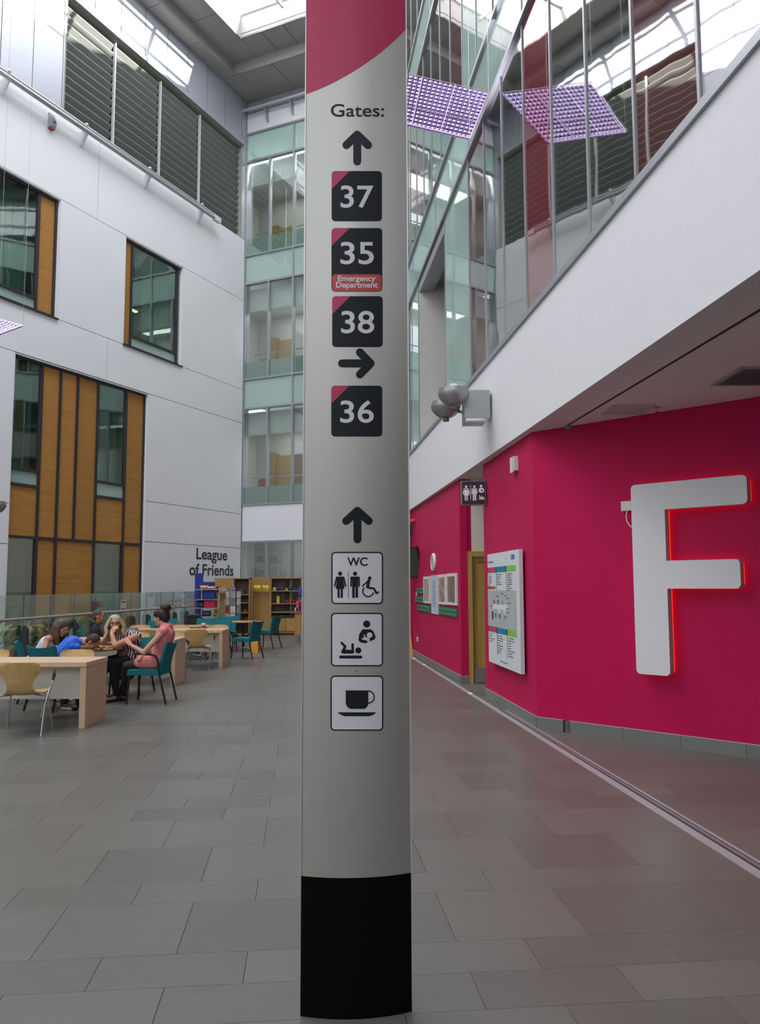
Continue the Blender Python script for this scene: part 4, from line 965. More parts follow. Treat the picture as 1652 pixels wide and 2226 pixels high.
alu = mat('signpost_aluminium', (.41, .395, .365), .42, .62, var=.02, vscale=2)
rel(lens(.505, 4.6), 'body', alu, post, True)
rel(lens(0, .505, .0008), 'foot', mat('foot_black', (.003, .003, .003), .7, spec=.05), post, True)
for u, s_ in ((-.004, -1), (2 * QW, 1)):
    rel(MB().fb(FQ, u, u + .004, -.010, .003, .505, 4.6), 'edge_trim', mat('edge_trim', (.62, .62, .60), .35, .6), post)
vin = mat('vinyl_crimson', (.40, .014, .075), .42, spec=.4); vk = mat('vinyl_black', (.009, .011, .015), .5, spec=.2); vw = mat('vinyl_white', (.60, .575, .60), .45); vr = mat('vinyl_red', (.44, .035, .03), .45)
vd = mat('vinyl_charcoal', (.02, .02, .026), .5, spec=.2)
def pf(shapes, nm, m, layer=1, parent=post, sl=True, label=None):
    o = flat(shapes, pmap(layer), nm, m, None, slices=[650 + 7 * i for i in range(36)] if sl else None, loc=post.location, label=label)
    o.location = (0, 0, 0); o.parent = parent; return o
# crimson field: boundary curve sampled in (u,z)
bc = [(664, 205), (690, 195), (720, 182), (750, 166.5), (780, 148), (810, 127), (835, 108), (860, 87), (880, 66)]
import numpy as np
bu = [pil(*p) for p in bc]; _q = np.polyfit([p[0] for p in bu], [p[1] for p in bu], 4); bu = [(u_, float(np.polyval(_q, u_))) for u_ in [.0006 + i * (2 * QW - .0012) / 20 for i in range(21)]]
mb = MB(); pts = []
for i in range(len(bu) - 1):
    for k in range(4):
        a = k / 4; pts.append((bu[i][0] * (1 - a) + bu[i + 1][0] * a, bu[i][1] * (1 - a) + bu[i + 1][1] * a))
pts.append(bu[-1]); n_ = len(pts)
mb.add([FQ(u, qb(u) + .0008, z) for u, z in pts] + [FQ(u, qb(u) + .0008, 4.598) for u, z in pts], [(i, i + 1, n_ + i + 1, n_ + i) for i in range(n_ - 1)])
rel(mb, 'crimson_field', vin, post, True)
pf([text_at('Gates:', 719, 252.5, 26.5, sx=1.0, bold=.022)] if False else [fit_text('Gates:', 719, 835, 254, 226, bold=.010)], 'heading', vd)
def arrow(tip, tail, wl_, wr, w): return [stroke(tip, tail, w, 8), stroke(tip, wl_, w, 8), stroke(tip, wr, w, 8)]
def arrow_outline(tip, L_, bl, bh, w, rot):
    """one closed outline: apex at tip, shaft length L_, barbs reaching bl back and bh sideways"""
    r = w / 2; n = 7; d = Vector((-bl, bh)).normalized(); q = Vector((d.y, -d.x)); q = q if q.x > 0 else -q      # q points outwards (towards the tip)
    E = Vector((-bl, bh)); o = []
    a0 = math.atan2(q.y, q.x)
    for i in range(n + 1): a = -a0 + 2 * a0 * i / n; o.append((r * math.cos(a), r * math.sin(a)))
    ae = math.atan2(q.y, q.x)
    for i in range(n + 1): a = ae + math.pi * i / n; o.append((E.x + r * math.cos(a), E.y + r * math.sin(a)))
    s0 = E - q * r; t = (r - s0.y) / d.y; p = s0 + d * t; o.append((p.x, p.y))
    for i in range(n + 1): a = math.pi / 2 + math.pi * i / n; o.append((-L_ + r * math.cos(a), r * math.sin(a)))
    o.append((p.x, -p.y))
    for i in range(n + 1): a = -ae - math.pi + math.pi * i / n; o.append((E.x + r * math.cos(a), -E.y + r * math.sin(a)))
    c, s_ = math.cos(rot), math.sin(rot)
    return [(tip[0] + x * c - y * s_, tip[1] + x * s_ + y * c) for x, y in o]
pf([arrow_outline((776.5, 293), 58, 22.5, 23.5, 17.5, -math.pi / 2)], 'arrow', vd)
pf([arrow_outline((805.5, 790), 62, 23, 24, 17.5, 0)], 'arrow', vk)
pf([arrow_outline((777, 1110.5), 62, 22, 24.5, 17.5, -math.pi / 2)], 'arrow', vk)
def gate(x0, y0, x1, y1, num, label, extra=None):
    g = pf([rrect(x0, y0, x1, y1, 8)], 'gate_plate', vk, 1, label=label)
    tri = [(x0 + 8, y0), (x0 + 39, y0 + 1), (x0 + .3, y0 + 39), (x0, y0 + 8), (x0 + 2.4, y0 + 2.4)]
    pf([tri], 'corner_flash', vin, 2, g)
    yc = (y0 + min(y1, y0 + 110)) / 2 + (2 if not extra else 0)
    pf([fit_text(num, x0 + 19.5, x1 - 18.5, yc + 24, yc - 25, bold=.012)], 'number', vw, 2, g)
    if extra:
        pf([rrect(x0 + 1.5, y1 - 37.5, x1 - 1.5, y1 - .8, 7)], 'red_strip', vr, 2, g)
        pf([fit_text('Emergency', x0 + 14, x1 - 14.5, y1 - 18.5, y1 - 34.5, bold=.025)], 'caption', vw, 3, g)
        pf([fit_text('Department', x0 + 10, x1 - 10, y1 - 4.5, y1 - 20.5, bold=.025)], 'caption', vw, 3, g)
gate(720.8, 372, 830.3, 481, '37', 'black plate reading 37 with a crimson corner')
gate(720.5, 496, 831, 634, '35', 'black plate reading 35 with a red Emergency Department strip', True)
gate(722, 644, 832, 754.5, '38', 'black plate reading 38 with a crimson corner')
gate(720, 838.5, 831, 949, '36', 'black plate reading 36 with a crimson corner')
def iplate(x0, y0, x1, y1, label):
    o = pf([rrect(x0, y0, x1, y1, 9)], 'symbol_plate', vk, 1, label=label); pf([rrect(x0 + 3, y0 + 3, x1 - 3, y1 - 3, 6.5)], 'white_field', vw, 2, o); return o
z4 = lambda x, y: (700 + x / 4.28, 1080 + y / 4.28)
Z = lambda L_: [z4(*p) for p in L_]
o = iplate(720, 1199.6, 832.8, 1313.5, 'white plate with WC and woman, man and wheelchair symbols')
pf([fit_text('WC', 754.5, 799, 1230.5, 1211.5, bold=.02)], 'lettering', vk, 3, o)
for i, s_ in enumerate(pic_woman(739.3, 1242.5, 57)): pf([s_], 'woman_symbol', vk, 3 + i * .15, o)
for i, s_ in enumerate(pic_man(771.7, 1242.5, 57)): pf([s_], 'man_symbol', vk, 3 + i * .15, o)
pf([rect(756.6, 1242, 757.6, 1300)], 'divider', vk, 3, o)
for i, s_ in enumerate(pic_wheel(802.5, 1253.5, 45)): pf([s_], 'wheelchair_symbol', vk, 3 + i * .12, o)
o = iplate(719.3, 1332, 832.8, 1448.7, 'white plate with nursing parent and baby change symbols')
sh = [[z4(415 + 33 * math.cos(R(a)), 1183 + 33 * math.sin(R(a))) for a in range(0, 360, 18)],
      Z([(375, 1232), (455, 1232), (480, 1255), (497, 1300), (490, 1325), (440, 1345), (445, 1325), (430, 1300), (415, 1340), (425, 1355), (400, 1362), (350, 1352), (338, 1330), (345, 1280)])]
for i, s_ in enumerate(sh): pf([s_], 'parent_symbol', vk, 3 + i * .2, o)
pf([[z4(442 + 26 * math.cos(R(a)), 1286 + 26 * math.sin(R(a))) for a in range(0, 360, 18)]], 'baby_symbol', vw, 4, o)
pf([Z([(385, 1278), (400, 1290), (402, 1305), (425, 1305), (432, 1332), (400, 1335), (366, 1322), (368, 1314), (390, 1314)])], 'baby_symbol', vw, 4.2, o)
for i, s_ in enumerate([stroke(z4(172, 1490), z4(360, 1490), 6.6), stroke(z4(195, 1440), z4(282, 1440), 8.4), [z4(337 + 28 * math.cos(R(a)), 1428 + 28 * math.sin(R(a))) for a in range(0, 360, 18)],
           stroke(z4(285, 1440), z4(284, 1372), 5.2), stroke(z4(195, 1435), z4(215, 1392), 5.6), stroke(z4(215, 1392), z4(182, 1358), 5.2)]): pf([s_], 'baby_change_symbol', vk, 3 + i * .15, o)
o = iplate(718.3, 1468.3, 833.2, 1588.5, 'white plate with a cup and saucer symbol')
pf([Z([(220, 1800), (430, 1800), (430, 1930), (418, 1955), (395, 1972), (260, 1972), (235, 1955), (220, 1925)])], 'cup_symbol', vk, 3, o)
pts = [(430 + 55 * math.cos(R(a)), 1862 + 56 * math.sin(R(a))) for a in range(-90, 91, 15)]
for i in range(len(pts) - 1): pf([stroke(z4(*pts[i]), z4(*pts[i + 1]), 2.8)], 'cup_handle_symbol', vk, 3 + .05 * (i % 2), o)
pf([Z([(142, 2004), (505, 2004), (480, 2025), (440, 2040), (205, 2040), (165, 2022)])], 'saucer_symbol', vk, 3, o)
pf([[(774.8 + 2.2 * math.cos(R(a)), 1458.6 + 2.2 * math.sin(R(a))) for a in range(0, 360, 30)]], 'rivet', mat('rivet', (.25, .18, .13), .4, .8), 3)

# ================================================================== FURNITURE
def make_ply_chair(label, arms=True):
    t = thing('ply_chair', label, 'chair')
    prof = [(.225, .435), (.20, .447), (.10, .440), (0, .430), (-.10, .432), (-.165, .448), (-.205, .485), (-.228, .54), (-.245, .60), (-.262, .66), (-.28, .72), (-.292, .765), (-.30, .79)]
    wid = [.165, .205, .225, .225, .205, .16, .135, .132, .155, .20, .225, .215, .165]
    def sh(u, v, o=0.0):
        f = v * (len(prof) - 1); i = min(int(f), len(prof) - 2); a = f - i
        y = prof[i][0] * (1 - a) + prof[i + 1][0] * a; z = prof[i][1] * (1 - a) + prof[i + 1][1] * a; w = wid[i] * (1 - a) + wid[i + 1] * a
        x = (u * 2 - 1); back = max(0, min(1, (z - .5) / .15))
        cup = .03 * x * x
        ny, nz = (0, -1) if back < .3 else (-1, 0)
        return Vector((x * w, y + (cup * 1.2 * back) + ny * o, z + (cup * .6 * (1 - back)) + nz * o))
    mb = MB().grid(lambda u, v: sh(u, v), 10, 30, lambda u, v: sh(u, v, .012)); 
    rel0(mb, 'shell', wply, t, True)
    for sx in (-1, 1):
        rel0(MB().tube([(sx * .15, .13, .425), (sx * .20, .17, .38), (sx * .245, .235, 0)], .010, 8), 'leg', chrome, t, True)
        if arms:
            rel0(MB().tube([(sx * .25, -.26, 0), (sx * .262, -.19, .32), (sx * .30, -.15, .50), (sx * .318, -.12, .585)], .010, 8), 'leg', chrome, t, True)
            rel0(MB().tube([(sx * .318, -.12, .58), (sx * .325, -.10, .64), (sx * .30, .0, .665), (sx * .29, .09, .66)], [.014, .019, .018, .012], 8), 'armrest', black_pl, t, True)
            rel0(MB().tube([(sx * .12, -.06, .42), (sx * .2, -.12, .42), (sx * .275, -.172, .42)], .009, 8), 'side_bar', chrome, t, True)
        else:
            rel0(MB().tube([(sx * .15, -.10, .42), (sx * .20, -.15, .38), (sx * .25, -.26, 0)], .010, 8), 'leg', chrome, t, True)
    return t
def rel0(mb, nm, m, T, smooth=False, bevel=0, label=None):
    o = mb.build(nm, m, None, smooth=smooth, bevel=bevel, label=label); o.parent = T; return o
def make_teal_chair(label, arms=False, m=None):
    m = m or teal; t = thing('upholstered_chair', label, 'chair')
    def seat(u, v, z): 
        x = (u * 2 - 1); y = (v * 2 - 1); return Vector((x * (.235 - .01 * y), y * .235 + .02, z - .012 * (x ** 4 + y ** 4)))
    rel0(MB().grid(lambda u, v: seat(u, v, .475), 8, 8, lambda u, v: seat(u, v, .405)), 'seat', m, t, True)
    rel0(MB().box(-.215, .215, -.20, .24, .385, .402), 'seat_frame', black_pl, t)
    def bk(u, v, o):
        x = u * 2 - 1; z = .40 + v * .415; w = .19 + .055 * v - .012 * (v ** 8)
        zz = z + .03 * x * x * v
        return Vector((x * w, -.215 - .11 * v + .045 * x * x + .02 * math.sin(v * math.pi) - o, zz))
    rel0(MB().grid(lambda u, v: bk(u, v, 0), 10, 10, lambda u, v: bk(u, v, .045 - .02 * v)), 'backrest', m, t, True)
    for sx in (-1, 1):
        rel0(MB().tube([(sx * .215, .225, .39), (sx * .235, .25, 0)], .015, 6), 'leg', black_pl, t, True)
        if arms:
            rel0(MB().tube([(sx * .25, -.30, 0), (sx * .255, -.20, .40), (sx * .26, -.175, .60)], .015, 6), 'leg', black_pl, t, True)
            rel0(MB().tube([(sx * .26, -.175, .59), (sx * .262, -.15, .655), (sx * .262, -.08, .675), (sx * .262, .17, .69)], .017, 6), 'armrest', black_pl, t, True)
        else:
            rel0(MB().tube([(sx * .205, -.18, .42), (sx * .235, -.30, 0)], .015, 6), 'leg', black_pl, t, True)
    return t
def make_table(label, w, d, h=.745):
    t = thing('canteen_table', label, 'table'); T_ = .055
    rel0(MB().box(-w / 2, w / 2, -d / 2, d / 2, h - T_, h), 'tabletop', wtable, t, bevel=.003)
    for sx in (-1, 1):
        x = sx * (w / 2 - .04); rel0(MB().box(x - .035, x + .035, -d / 2 + .01, d / 2 - .01, 0, h - T_), 'end_panel', wtable, t, bevel=.002)
    rel0(MB().box(-w / 2 + .08, w / 2 - .08, -d / 2 + .17, -d / 2 + .19, .31, h - T_), 'modesty_panel', mat('pale_laminate', (.52, .50, .44), .5), t)
    return t
def make_bistro(label, r=.42, h=.735):
    t = thing('bistro_table', label, 'table')
    rel0(MB().lathe([(r - .01, h - .028), (r, h - .02), (r, h - .006), (r - .004, h)], 40), 'tabletop', wood('orange_beech', (.56, .33, .12), (.46, .26, .085), vertical=False, scale=.5, rough=.3), t, True)
    rel0(MB().lathe([(.032, .06), (.032, h - .04), (.10, h - .03)], 16), 'column', black_pl, t, True)
    for k in range(4):
        a = R(45 + 90 * k); rel0(MB().tube([(0, 0, .085), (.15 * math.cos(a), .15 * math.sin(a), .07), (.30 * math.cos(a), .30 * math.sin(a), .028)], [.032, .026, .016], 8), 'foot', chrome, t, True)
        rel0(MB().lathe([(.014, 0), (.014, .025)], 10, (.30 * math.cos(a), .30 * math.sin(a), 0)), 'glide', black_pl, t)
    return t
# tables
T1 = make_table('pale beech table nearest the camera, cut off by the left edge', 1.8, .72); T1.location = (-4.25, 9.66, 0)
T2 = dup(T1, (-4.22, 13.55, 0), 0, 'pale beech table behind the woman in pink'); 
T3 = dup(T1, (-4.0, 16.35, 0), 0, 'pale beech table farther back with a paper cup on it'); 
for t in (T1, T2, T3): t['group'] = 'pale beech canteen tables'
B1 = make_bistro('round orange beech table with people gathered round it'); B1.location = (-4.12, 11.62, 0); B1['group'] = 'round tables'
B2 = dup(B1, (-3.42, 20.3, 0), R(20), 'round orange beech table near the shop cabinets, between teal chairs', 'round tables')
B3 = dup(B1, (-4.05, 18.1, 0), R(10), 'round orange beech table behind the farther canteen table', 'round tables')
# ply chairs
p0 = make_ply_chair('bent ply chair with black armrest, its back to the camera at the nearest table'); p0.location = (-3.93, 9.05, 0); p0.rotation_euler = (0, 0, R(8)); p0['group'] = 'bent ply chairs'
G = 'bent ply chairs'
for x, y, r_, lab in ((-5.05, 10.35, 180, 'bent ply chair facing the camera behind the left end of the nearest table'),
                      (-3.93, 10.31, 180, 'bent ply chair facing the camera behind the nearest table, in front of the blue shirt'),
                      (-3.52, 15.72, 4, 'bent ply chair with black armrest, its back to the camera at the farther table'),
                      (-4.42, 15.7, 0, 'brownish bent ply chair seen past the head of the woman in pink'),
                      (-3.45, 17.0, 180, 'bent ply chair behind the paper cup, right end of the farther table'),
                      (-4.28, 17.05, 180, 'bent ply chair in the middle of the far side of the farther table'),
                      (-5.1, 17.0, 180, 'bent ply chair at the left end of the far side of the farther table'),
                      (-3.70, 14.2, 180, 'bent ply chair behind the shoulder of the woman in pink, right one of two'),
                      (-4.34, 14.25, 178, 'bent ply chair behind the arm of the woman in pink, left one of two'),
                      (-5.0, 12.75, 200, 'bent ply chair behind the girl, under a white paper')):
    dup(p0, (x, y, 0), R(r_), lab, G)
# teal chairs
TG = 'teal upholstered chairs'
ta = make_teal_chair('teal chair with black arms on which the woman in pink sits', True); ta.location = (-3.215, 11.42, 0); ta.rotation_euler = (0, 0, R(88)); ta['group'] = TG
tb = make_teal_chair('teal armless chair left of the orange stand, its back to the right'); tb.location = (-2.98, 18.15, 0); tb.rotation_euler = (0, 0, R(68)); tb['group'] = TG
for x, y, r_, lab in ((-2.93, 21.1, 70, 'teal chair farthest right, in front of the oak shop cabinet'),
                      (-3.95, 20.9, 185, 'teal chair facing the camera behind the round table by the card stand'),
                      (-3.78, 18.95, 172, 'teal chair back behind the paper cup, right one of two'),
                      (-4.25, 19.3, 170, 'teal chair back behind the paper cup, left one of two'),
                      (-5.0, 19.2, 200, 'dark teal chair back just showing above the ply chair by the glass rail'),
                      (-5.35, 18.2, 130, 'teal chair corner beside the bun of the woman in pink'),
                      (-3.76, 12.35, 172, 'teal chair behind the blonde woman'),
                      (-4.84, 11.60, -62, 'teal chair behind the girl in the white top'),
                      (-4.30, 10.82, -20, 'dark teal chair of the boy in the blue shirt')):
    dup(tb, (x, y, 0), R(r_), lab, TG)
# paper cup
t = thing('paper_cup', 'white and red paper cup standing on the farther canteen table', 'cup', (-3.57, 16.4, .745))
rel0(MB().lathe([(.032, 0), (.043, .105), (.040, .105), (.03, .004)], 20), 'cup', mat('cup_white', (.65, .62, .62), .5), t, True)
rel0(MB().lathe([(.0345, .02), (.041, .075)], 20), 'red_band', mat('cup_red', (.42, .03, .04), .5), t, True)
rel0(MB().lathe([(.046, .103), (.046, .112), (.038, .118)], 20), 'lid', mat('cup_white', (.65, .62, .62)), t, True)

# ================================================================== GLASS BALUSTRADE
ba = math.radians(5.28); FG = frame((-6.37, 13.59), (math.sin(ba), math.cos(ba)), (math.cos(ba), -math.sin(ba)))
bal = thing('balustrade', 'long glass balustrade with steel handrail and dark fin posts along the left wall', 'balustrade', FG(4, 0, 0))
u = -3.1
while u < 9.8:
    rel(MB().fb(FG, u + .012, u + .943, -.008, .004, .08, 1.46), 'glass_pane', bal_g, bal)
    rel(MB().fb(FG, u - .006, u + .006, -.008, .006, .1, 1.46), 'joint', black_pl, bal)
    rel(MB().prism([(-.045, 0), (.045, 0), (.045, .86), (.0, .93), (-.045, .9)], lambda a, d, c, u=u: FG(u + d, a + .06, c), -.035, .035), 'fin_post', mat('fin_post', (.055, .05, .055), .5, .3), bal)
    rel(MB().tube([FG(u + .02, .06, .90), FG(u + .06, .10, .98), FG(u + .08, .12, 1.03)], .010, 6), 'rail_bracket', steel, bal)
    u += .955
rel(MB().tube([FG(-3.2, .12, 1.05), FG(9.75, .12, 1.05)], .026, 12), 'handrail', mat('rail_steel', (.42, .38, .40), .35, .8), bal, True)
rel(MB().fb(FG, -3.2, 9.85, -.06, .02, 0, .10), 'base_channel', grey_metal, bal)
pg = plane_fn((-6.37, 13.59), (math.sin(ba), math.cos(ba)))
for x0, y0, x1, y1, lab, bars in ((261.5, 1305, 273, 1326.5, 'white notice with two red bars stuck on the glass balustrade above the blonde woman', ((.1, .25), (.78, .9))),
                                  (377.8, 1306.5, 384, 1318, 'small red and white sticker on the balustrade glass, left one of the pair', ((0, .3), (.7, 1))),
                                  (386.5, 1305, 391.8, 1317, 'small red and white sticker on the balustrade glass, right one of the pair', ((0, .2), (.8, 1)))):
    (ua, za), (ub, zb) = pg(x0, y0), pg(x1, y1)
    t = thing('glass_sticker', lab, 'sticker', FG(ua, 0, zb), group='stickers on the balustrade')
    rel(MB().fb(FG, ua, ub, .007, .010, zb, za), 'sheet', mat('sticker_white', (.62, .6, .58), .5), t)
    for a, b in bars: rel(MB().fb(FG, ua + (ub - ua) * .15, ub - (ub - ua) * .15, .0105, .012, za - (za - zb) * b, za - (za - zb) * a), 'red_bar', mat('sticker_red', (.38, .02, .03), .5), t)
# planting behind the glass
leafm = mat('leaf_green', (.055, .12, .045), .45, var=.35, vscale=5, rand=.15)
leafl = mat('leaf_pale', (.13, .17, .075), .5, var=.3, vscale=6)
for gi, (x, y, w_, h_, lab) in enumerate(((-7.25, 14.3, .75, 1.05, 'broad-leaved green plant behind the glass at the left edge'), (-6.95, 15.9, .55, .95, 'broad-leaved green plant behind the glass, right of the edge one'), (-6.6, 17.6, .45, .95, 'small leafy plant behind the glass above the girl'))):
    t = thing('leafy_plant', lab, 'plant', (x, y, 0), group='plants behind the balustrade')
    pr = random.Random(20 + gi)
    rel0(MB().lathe([(.20, 0), (.26, .35), (.24, .35), (.23, .30), (.02, .30)], 20), 'planter', mat('planter_grey', (.12, .12, .12), .6), t, True)
    for k in range(34):
        a = pr.uniform(0, 6.28); r1 = pr.uniform(.1, w_); z0 = pr.uniform(.3, h_); L_ = pr.uniform(.16, .32); wv = L_ * .24; tl = pr.uniform(-.5, .35)
        bx, by = r1 * math.cos(a) * .7, r1 * math.sin(a) * .7; dx, dy = math.cos(a), math.sin(a)
        mb = MB(); rows_ = []
        for q in range(6):
            f = q / 5; ww = wv * math.sin(math.pi * min(1, f * .92 + .06)) ; cxp = bx + dx * L_ * f; cyp = by + dy * L_ * f; cz = z0 + L_ * (tl * f - .5 * f * f)
            rows_ += [(cxp - dy * ww, cyp + dx * ww, cz + ww * .25), (cxp, cyp, cz), (cxp + dy * ww, cyp - dx * ww, cz + ww * .25)]
        mb.add(rows_, [(q * 3 + j, q * 3 + j + 1, q * 3 + j + 4, q * 3 + j + 3) for q in range(5) for j in range(2)])
        mb.build('leaf', leafm if pr.random() < .65 else leafl, t, smooth=True, fix=False)
        if k < 16: rel0(MB().tube([(0, 0, .28), (bx * .5, by * .5, z0 * .8), (bx, by, z0)], .006, 5), 'stem', leafm, t)

# ================================================================== SHOP
def px_at(px, y): return at(px, y, 1272).x
def cabinet(name_lab, x0, x1, y, ztop, zsh, door, base_h, flip):
    t = thing('shop_cabinet', name_lab, 'cabinet', ((x0 + x1) / 2, y, 0))
    b = lambda *a: rel(MB().box(*a[:6]), a[6], a[7] if len(a) > 7 else woak, t)
    D_ = .42
    b(x0, x0 + .03, y, y + D_, .06, ztop, 'side_panel'); b(x1 - .03, x1, y, y + D_, .06, ztop, 'side_panel')
    b(x0, x1, y, y + D_, ztop - .03, ztop, 'top_panel'); b(x0 + .03, x1 - .03, y + D_ - .02, y + D_, .06, ztop - .03, 'back_panel', mat('cabinet_back', (.14, .125, .11), .7))
    for z in zsh: b(x0 + .03, x1 - .03, y + .02, y + D_ - .02, z - .03, z, 'shelf')
    b(x0, x1, y, y + D_, .06, .10, 'plinth')
    if base_h:
        xm = (x0 + x1) / 2
        b(x0 + .035, xm - .004, y - .018, y, .12, base_h, 'door'); b(xm + .004, x1 - .035, y - .018, y, .12, base_h, 'door'); b(x0 + .03, x1 - .03, y + .01, y + .02, base_h, base_h + .09, 'gap_board', black_pl)
    # open door leaf swung out to the left
    dx0, dy = door
    rel(MB().prism([(0, .08), (1, .08), (1, ztop), (0, ztop)], lambda a, d, c: Vector((x0 - .015 + (dx0 - x0) * a, y + dy * a + d, c)), -.0, .03), 'open_door', woak, t)
    for k in range(4):
        rel(MB().lathe([(.03, 0), (.03, .06)], 12, ((x0 + .1, x1 - .1)[k % 2], y + (.06, D_ - .06)[k // 2], 0)), 'caster', black_pl, t)
    return t
ya, yb = 26.0, 26.9
A0, A1 = px_at(506.5, ya), px_at(543, ya); B0, B1_ = px_at(588, yb), px_at(656, yb)
shA = [ .62, .93, 1.235, 1.50, ]
zA = [EYE - (py - 1272) / F * ya for py in (1289, 1306.5, 1328, 1347)]
zB = [EYE - (py - 1272) / F * yb for py in (1281, 1308.5, 1327, 1346)]
cabinet('oak shop cabinet left of the gap, card stand in front of it', A0, A1, ya, 1.87, zA, (px_at(468, ya), -.05), 0, 0)
cabinet('oak shop cabinet right of the gap, two low doors and four shelves', B0, B1_, yb, 1.885, zB, (px_at(550.5, yb), -.10), .55, 0)
t = thing('shop_counter', 'oak shop counter unit on steel legs beside the signpost', 'counter', (-2.4, 23.6, 0))
c0, c1 = px_at(641, 23.4), px_at(672, 23.4)
rel(MB().box(c0, c1, 23.4, 24.0, .19, .82), 'body', woak, t); rel(MB().box(c0 - .03, c1, 23.37, 24.02, .82, .88), 'worktop', mat('counter_top', (.22, .10, .05), .4), t)
for x in (c0 + .08, c1 - .1):
    for y in (23.5, 23.9): rel(MB().tube([(x, y, 0), (x, y, .2)], .022, 10), 'leg', steel, t)
# goods: every item its own thing
itm = {}
def item(kind, label, x, y, z, w, d, h, col, group, shape='box', rz=0.0):
    t = tag_ob(kind, shape, w, d, h, col); t.location = (x, y, z); t.rotation_euler = (0, 0, rz); tag(t, label, kind.split('_')[-1], group); return t
def tag_ob(kind, shape, w, d, h, col):
    m_ = mat('goods_%02x%02x%02x' % tuple(int(c * 255) for c in col), col, .45, var=.25, vscale=25)
    mb = MB()
    if shape == 'box': mb.box(-w / 2, w / 2, -d / 2, d / 2, 0, h); return mb.build(kind, m_, bevel=min(w, d, h) * .08)
    if shape == 'bottle': mb.lathe([(w * .45, 0), (w * .5, h * .05), (w * .5, h * .6), (w * .2, h * .8), (w * .18, h)], 12); return mb.build(kind, m_, smooth=True)
    if shape == 'bag':
        def fn(u, v, s_):
            x = (u * 2 - 1); z = v; b_ = math.sin(math.pi * min(1, max(0, v))) * (1 - x ** 4); return Vector((x * w / 2 * (1 - .08 * math.sin(v * math.pi)), s_ * d / 2 * b_, z * h))
        mb.grid(lambda u, v: fn(u, v, -1), 6, 6, lambda u, v: fn(u, v, 1)); return mb.build(kind, m_, smooth=True)
    if shape == 'toy':
        mb.ball((0, 0, h * .35), w * .45, d * .45, h * .35); mb.ball((0, 0, h * .78), w * .3, d * .3, h * .22); 
        for sx in (-1, 1): mb.ball((sx * w * .25, 0, h * .95), w * .1); mb.ball((sx * w * .42, -d * .2, h * .45), w * .14); mb.ball((sx * w * .28, -d * .35, h * .1), w * .16)
        return mb.build(kind, m_, smooth=True)
gr = random.Random(11)
pal = [(.42, .03, .02), (.50, .28, .02), (.10, .16, .04), (.03, .06, .18), (.40, .36, .30), (.16, .03, .05), (.45, .12, .03), (.04, .03, .03)]
names = {(.42, .03, .02): 'red', (.50, .28, .02): 'yellow', (.10, .16, .04): 'green', (.03, .06, .18): 'navy', (.40, .36, .30): 'cream', (.16, .03, .05): 'maroon', (.45, .12, .03): 'orange', (.04, .03, .03): 'black'}
def fill(x0, x1, y, z, n, hmax, where, grp, pal_):
    x = x0 + .06
    for i in range(n):
        w = (x1 - x0 - .1) / n * .82; c = pal_[gr.randrange(len(pal_))]; h = gr.uniform(.45, 1) * hmax
        kd, shp, nm = gr.choice([('snack_box', 'box', 'small %s box'), ('snack_bag', 'bag', 'small %s packet'), ('drink_bottle', 'bottle', 'small %s bottle')])
        pos = 'leftmost' if i == 0 else 'rightmost' if i == n - 1 else ('in the middle' if n == 3 else '%s from the left' % ['', 'second', 'third', 'fourth', 'fifth', 'sixth', 'seventh'][i])
        item(kd, (nm % names[c]) + ' on ' + where + ', ' + pos, x + w / 2, y, z, w, min(w, .16), h, c, grp, shp); x += (x1 - x0 - .1) / n
yA = ya + .17; yB = yb + .17
fill(A0 + .25, A1, yA, zA[0], 3, .26, 'the top shelf of the left shop cabinet', 'goods in the left cabinet', [pal[0], pal[7], pal[2]])
fill(A0 + .25, A1, yA, zA[1], 3, .14, 'the second shelf of the left shop cabinet', 'goods in the left cabinet', [pal[3], pal[7]])
fill(A0 + .2, A1, yA, zA[2], 3, .13, 'the third shelf of the left shop cabinet', 'goods in the left cabinet', [pal[4], pal[1], pal[5]])
fill(A0 + .2, A1, yA, zA[3], 3, .15, 'the lowest shelf of the left shop cabinet', 'goods in the left cabinet', [pal[2], pal[4], pal[5]])
fill(B0, B1_, yB, zB[0], 7, .14, 'the top shelf of the right cabinet', 'goods in the right cabinet', [pal[3], pal[7], pal[1], pal[4]])
fill(B0 + .35, B1_, yB, zB[1], 6, .22, 'the second shelf of the right cabinet', 'goods in the right cabinet', [pal[0], pal[6], pal[1], pal[5]])
item('yellow_box', 'tall bright yellow box on the second shelf of the right cabinet', B0 + .24, yB, zB[1], .09, .08, .24, (.62, .50, .02), 'goods in the right cabinet')
for i, (f, w_) in enumerate(((.32, .2), (.62, .3))): item('magazine', '%s dark magazine lying on the third shelf of the right cabinet' % ('left' if i == 0 else 'right'), B0 + (B1_ - B0) * f, yB, zB[2], w_, .2, .02 + .015 * i, (.05, .05, .06), 'magazines in the right cabinet')
for i, (f, w_) in enumerate(((.35, .25), (.68, .3))): item('magazine', '%s dark magazine lying on the lowest shelf of the right cabinet' % ('left' if i == 0 else 'right'), B0 + (B1_ - B0) * f, yB, zB[3], w_, .2, .02, (.10, .06, .04), 'magazines in the right cabinet')
yel = (.62, .48, .02)
ly = yb - .14
t = thing('display_ledge', 'small wooden ledge on the right cabinet door holding yellow packets', 'ledge', (px_at(568, ly), ly, 1.44))
rel(MB().box(px_at(551, ly), px_at(585, ly), ly - .06, ly + .0, 1.425, 1.445), 'ledge', woak, t)
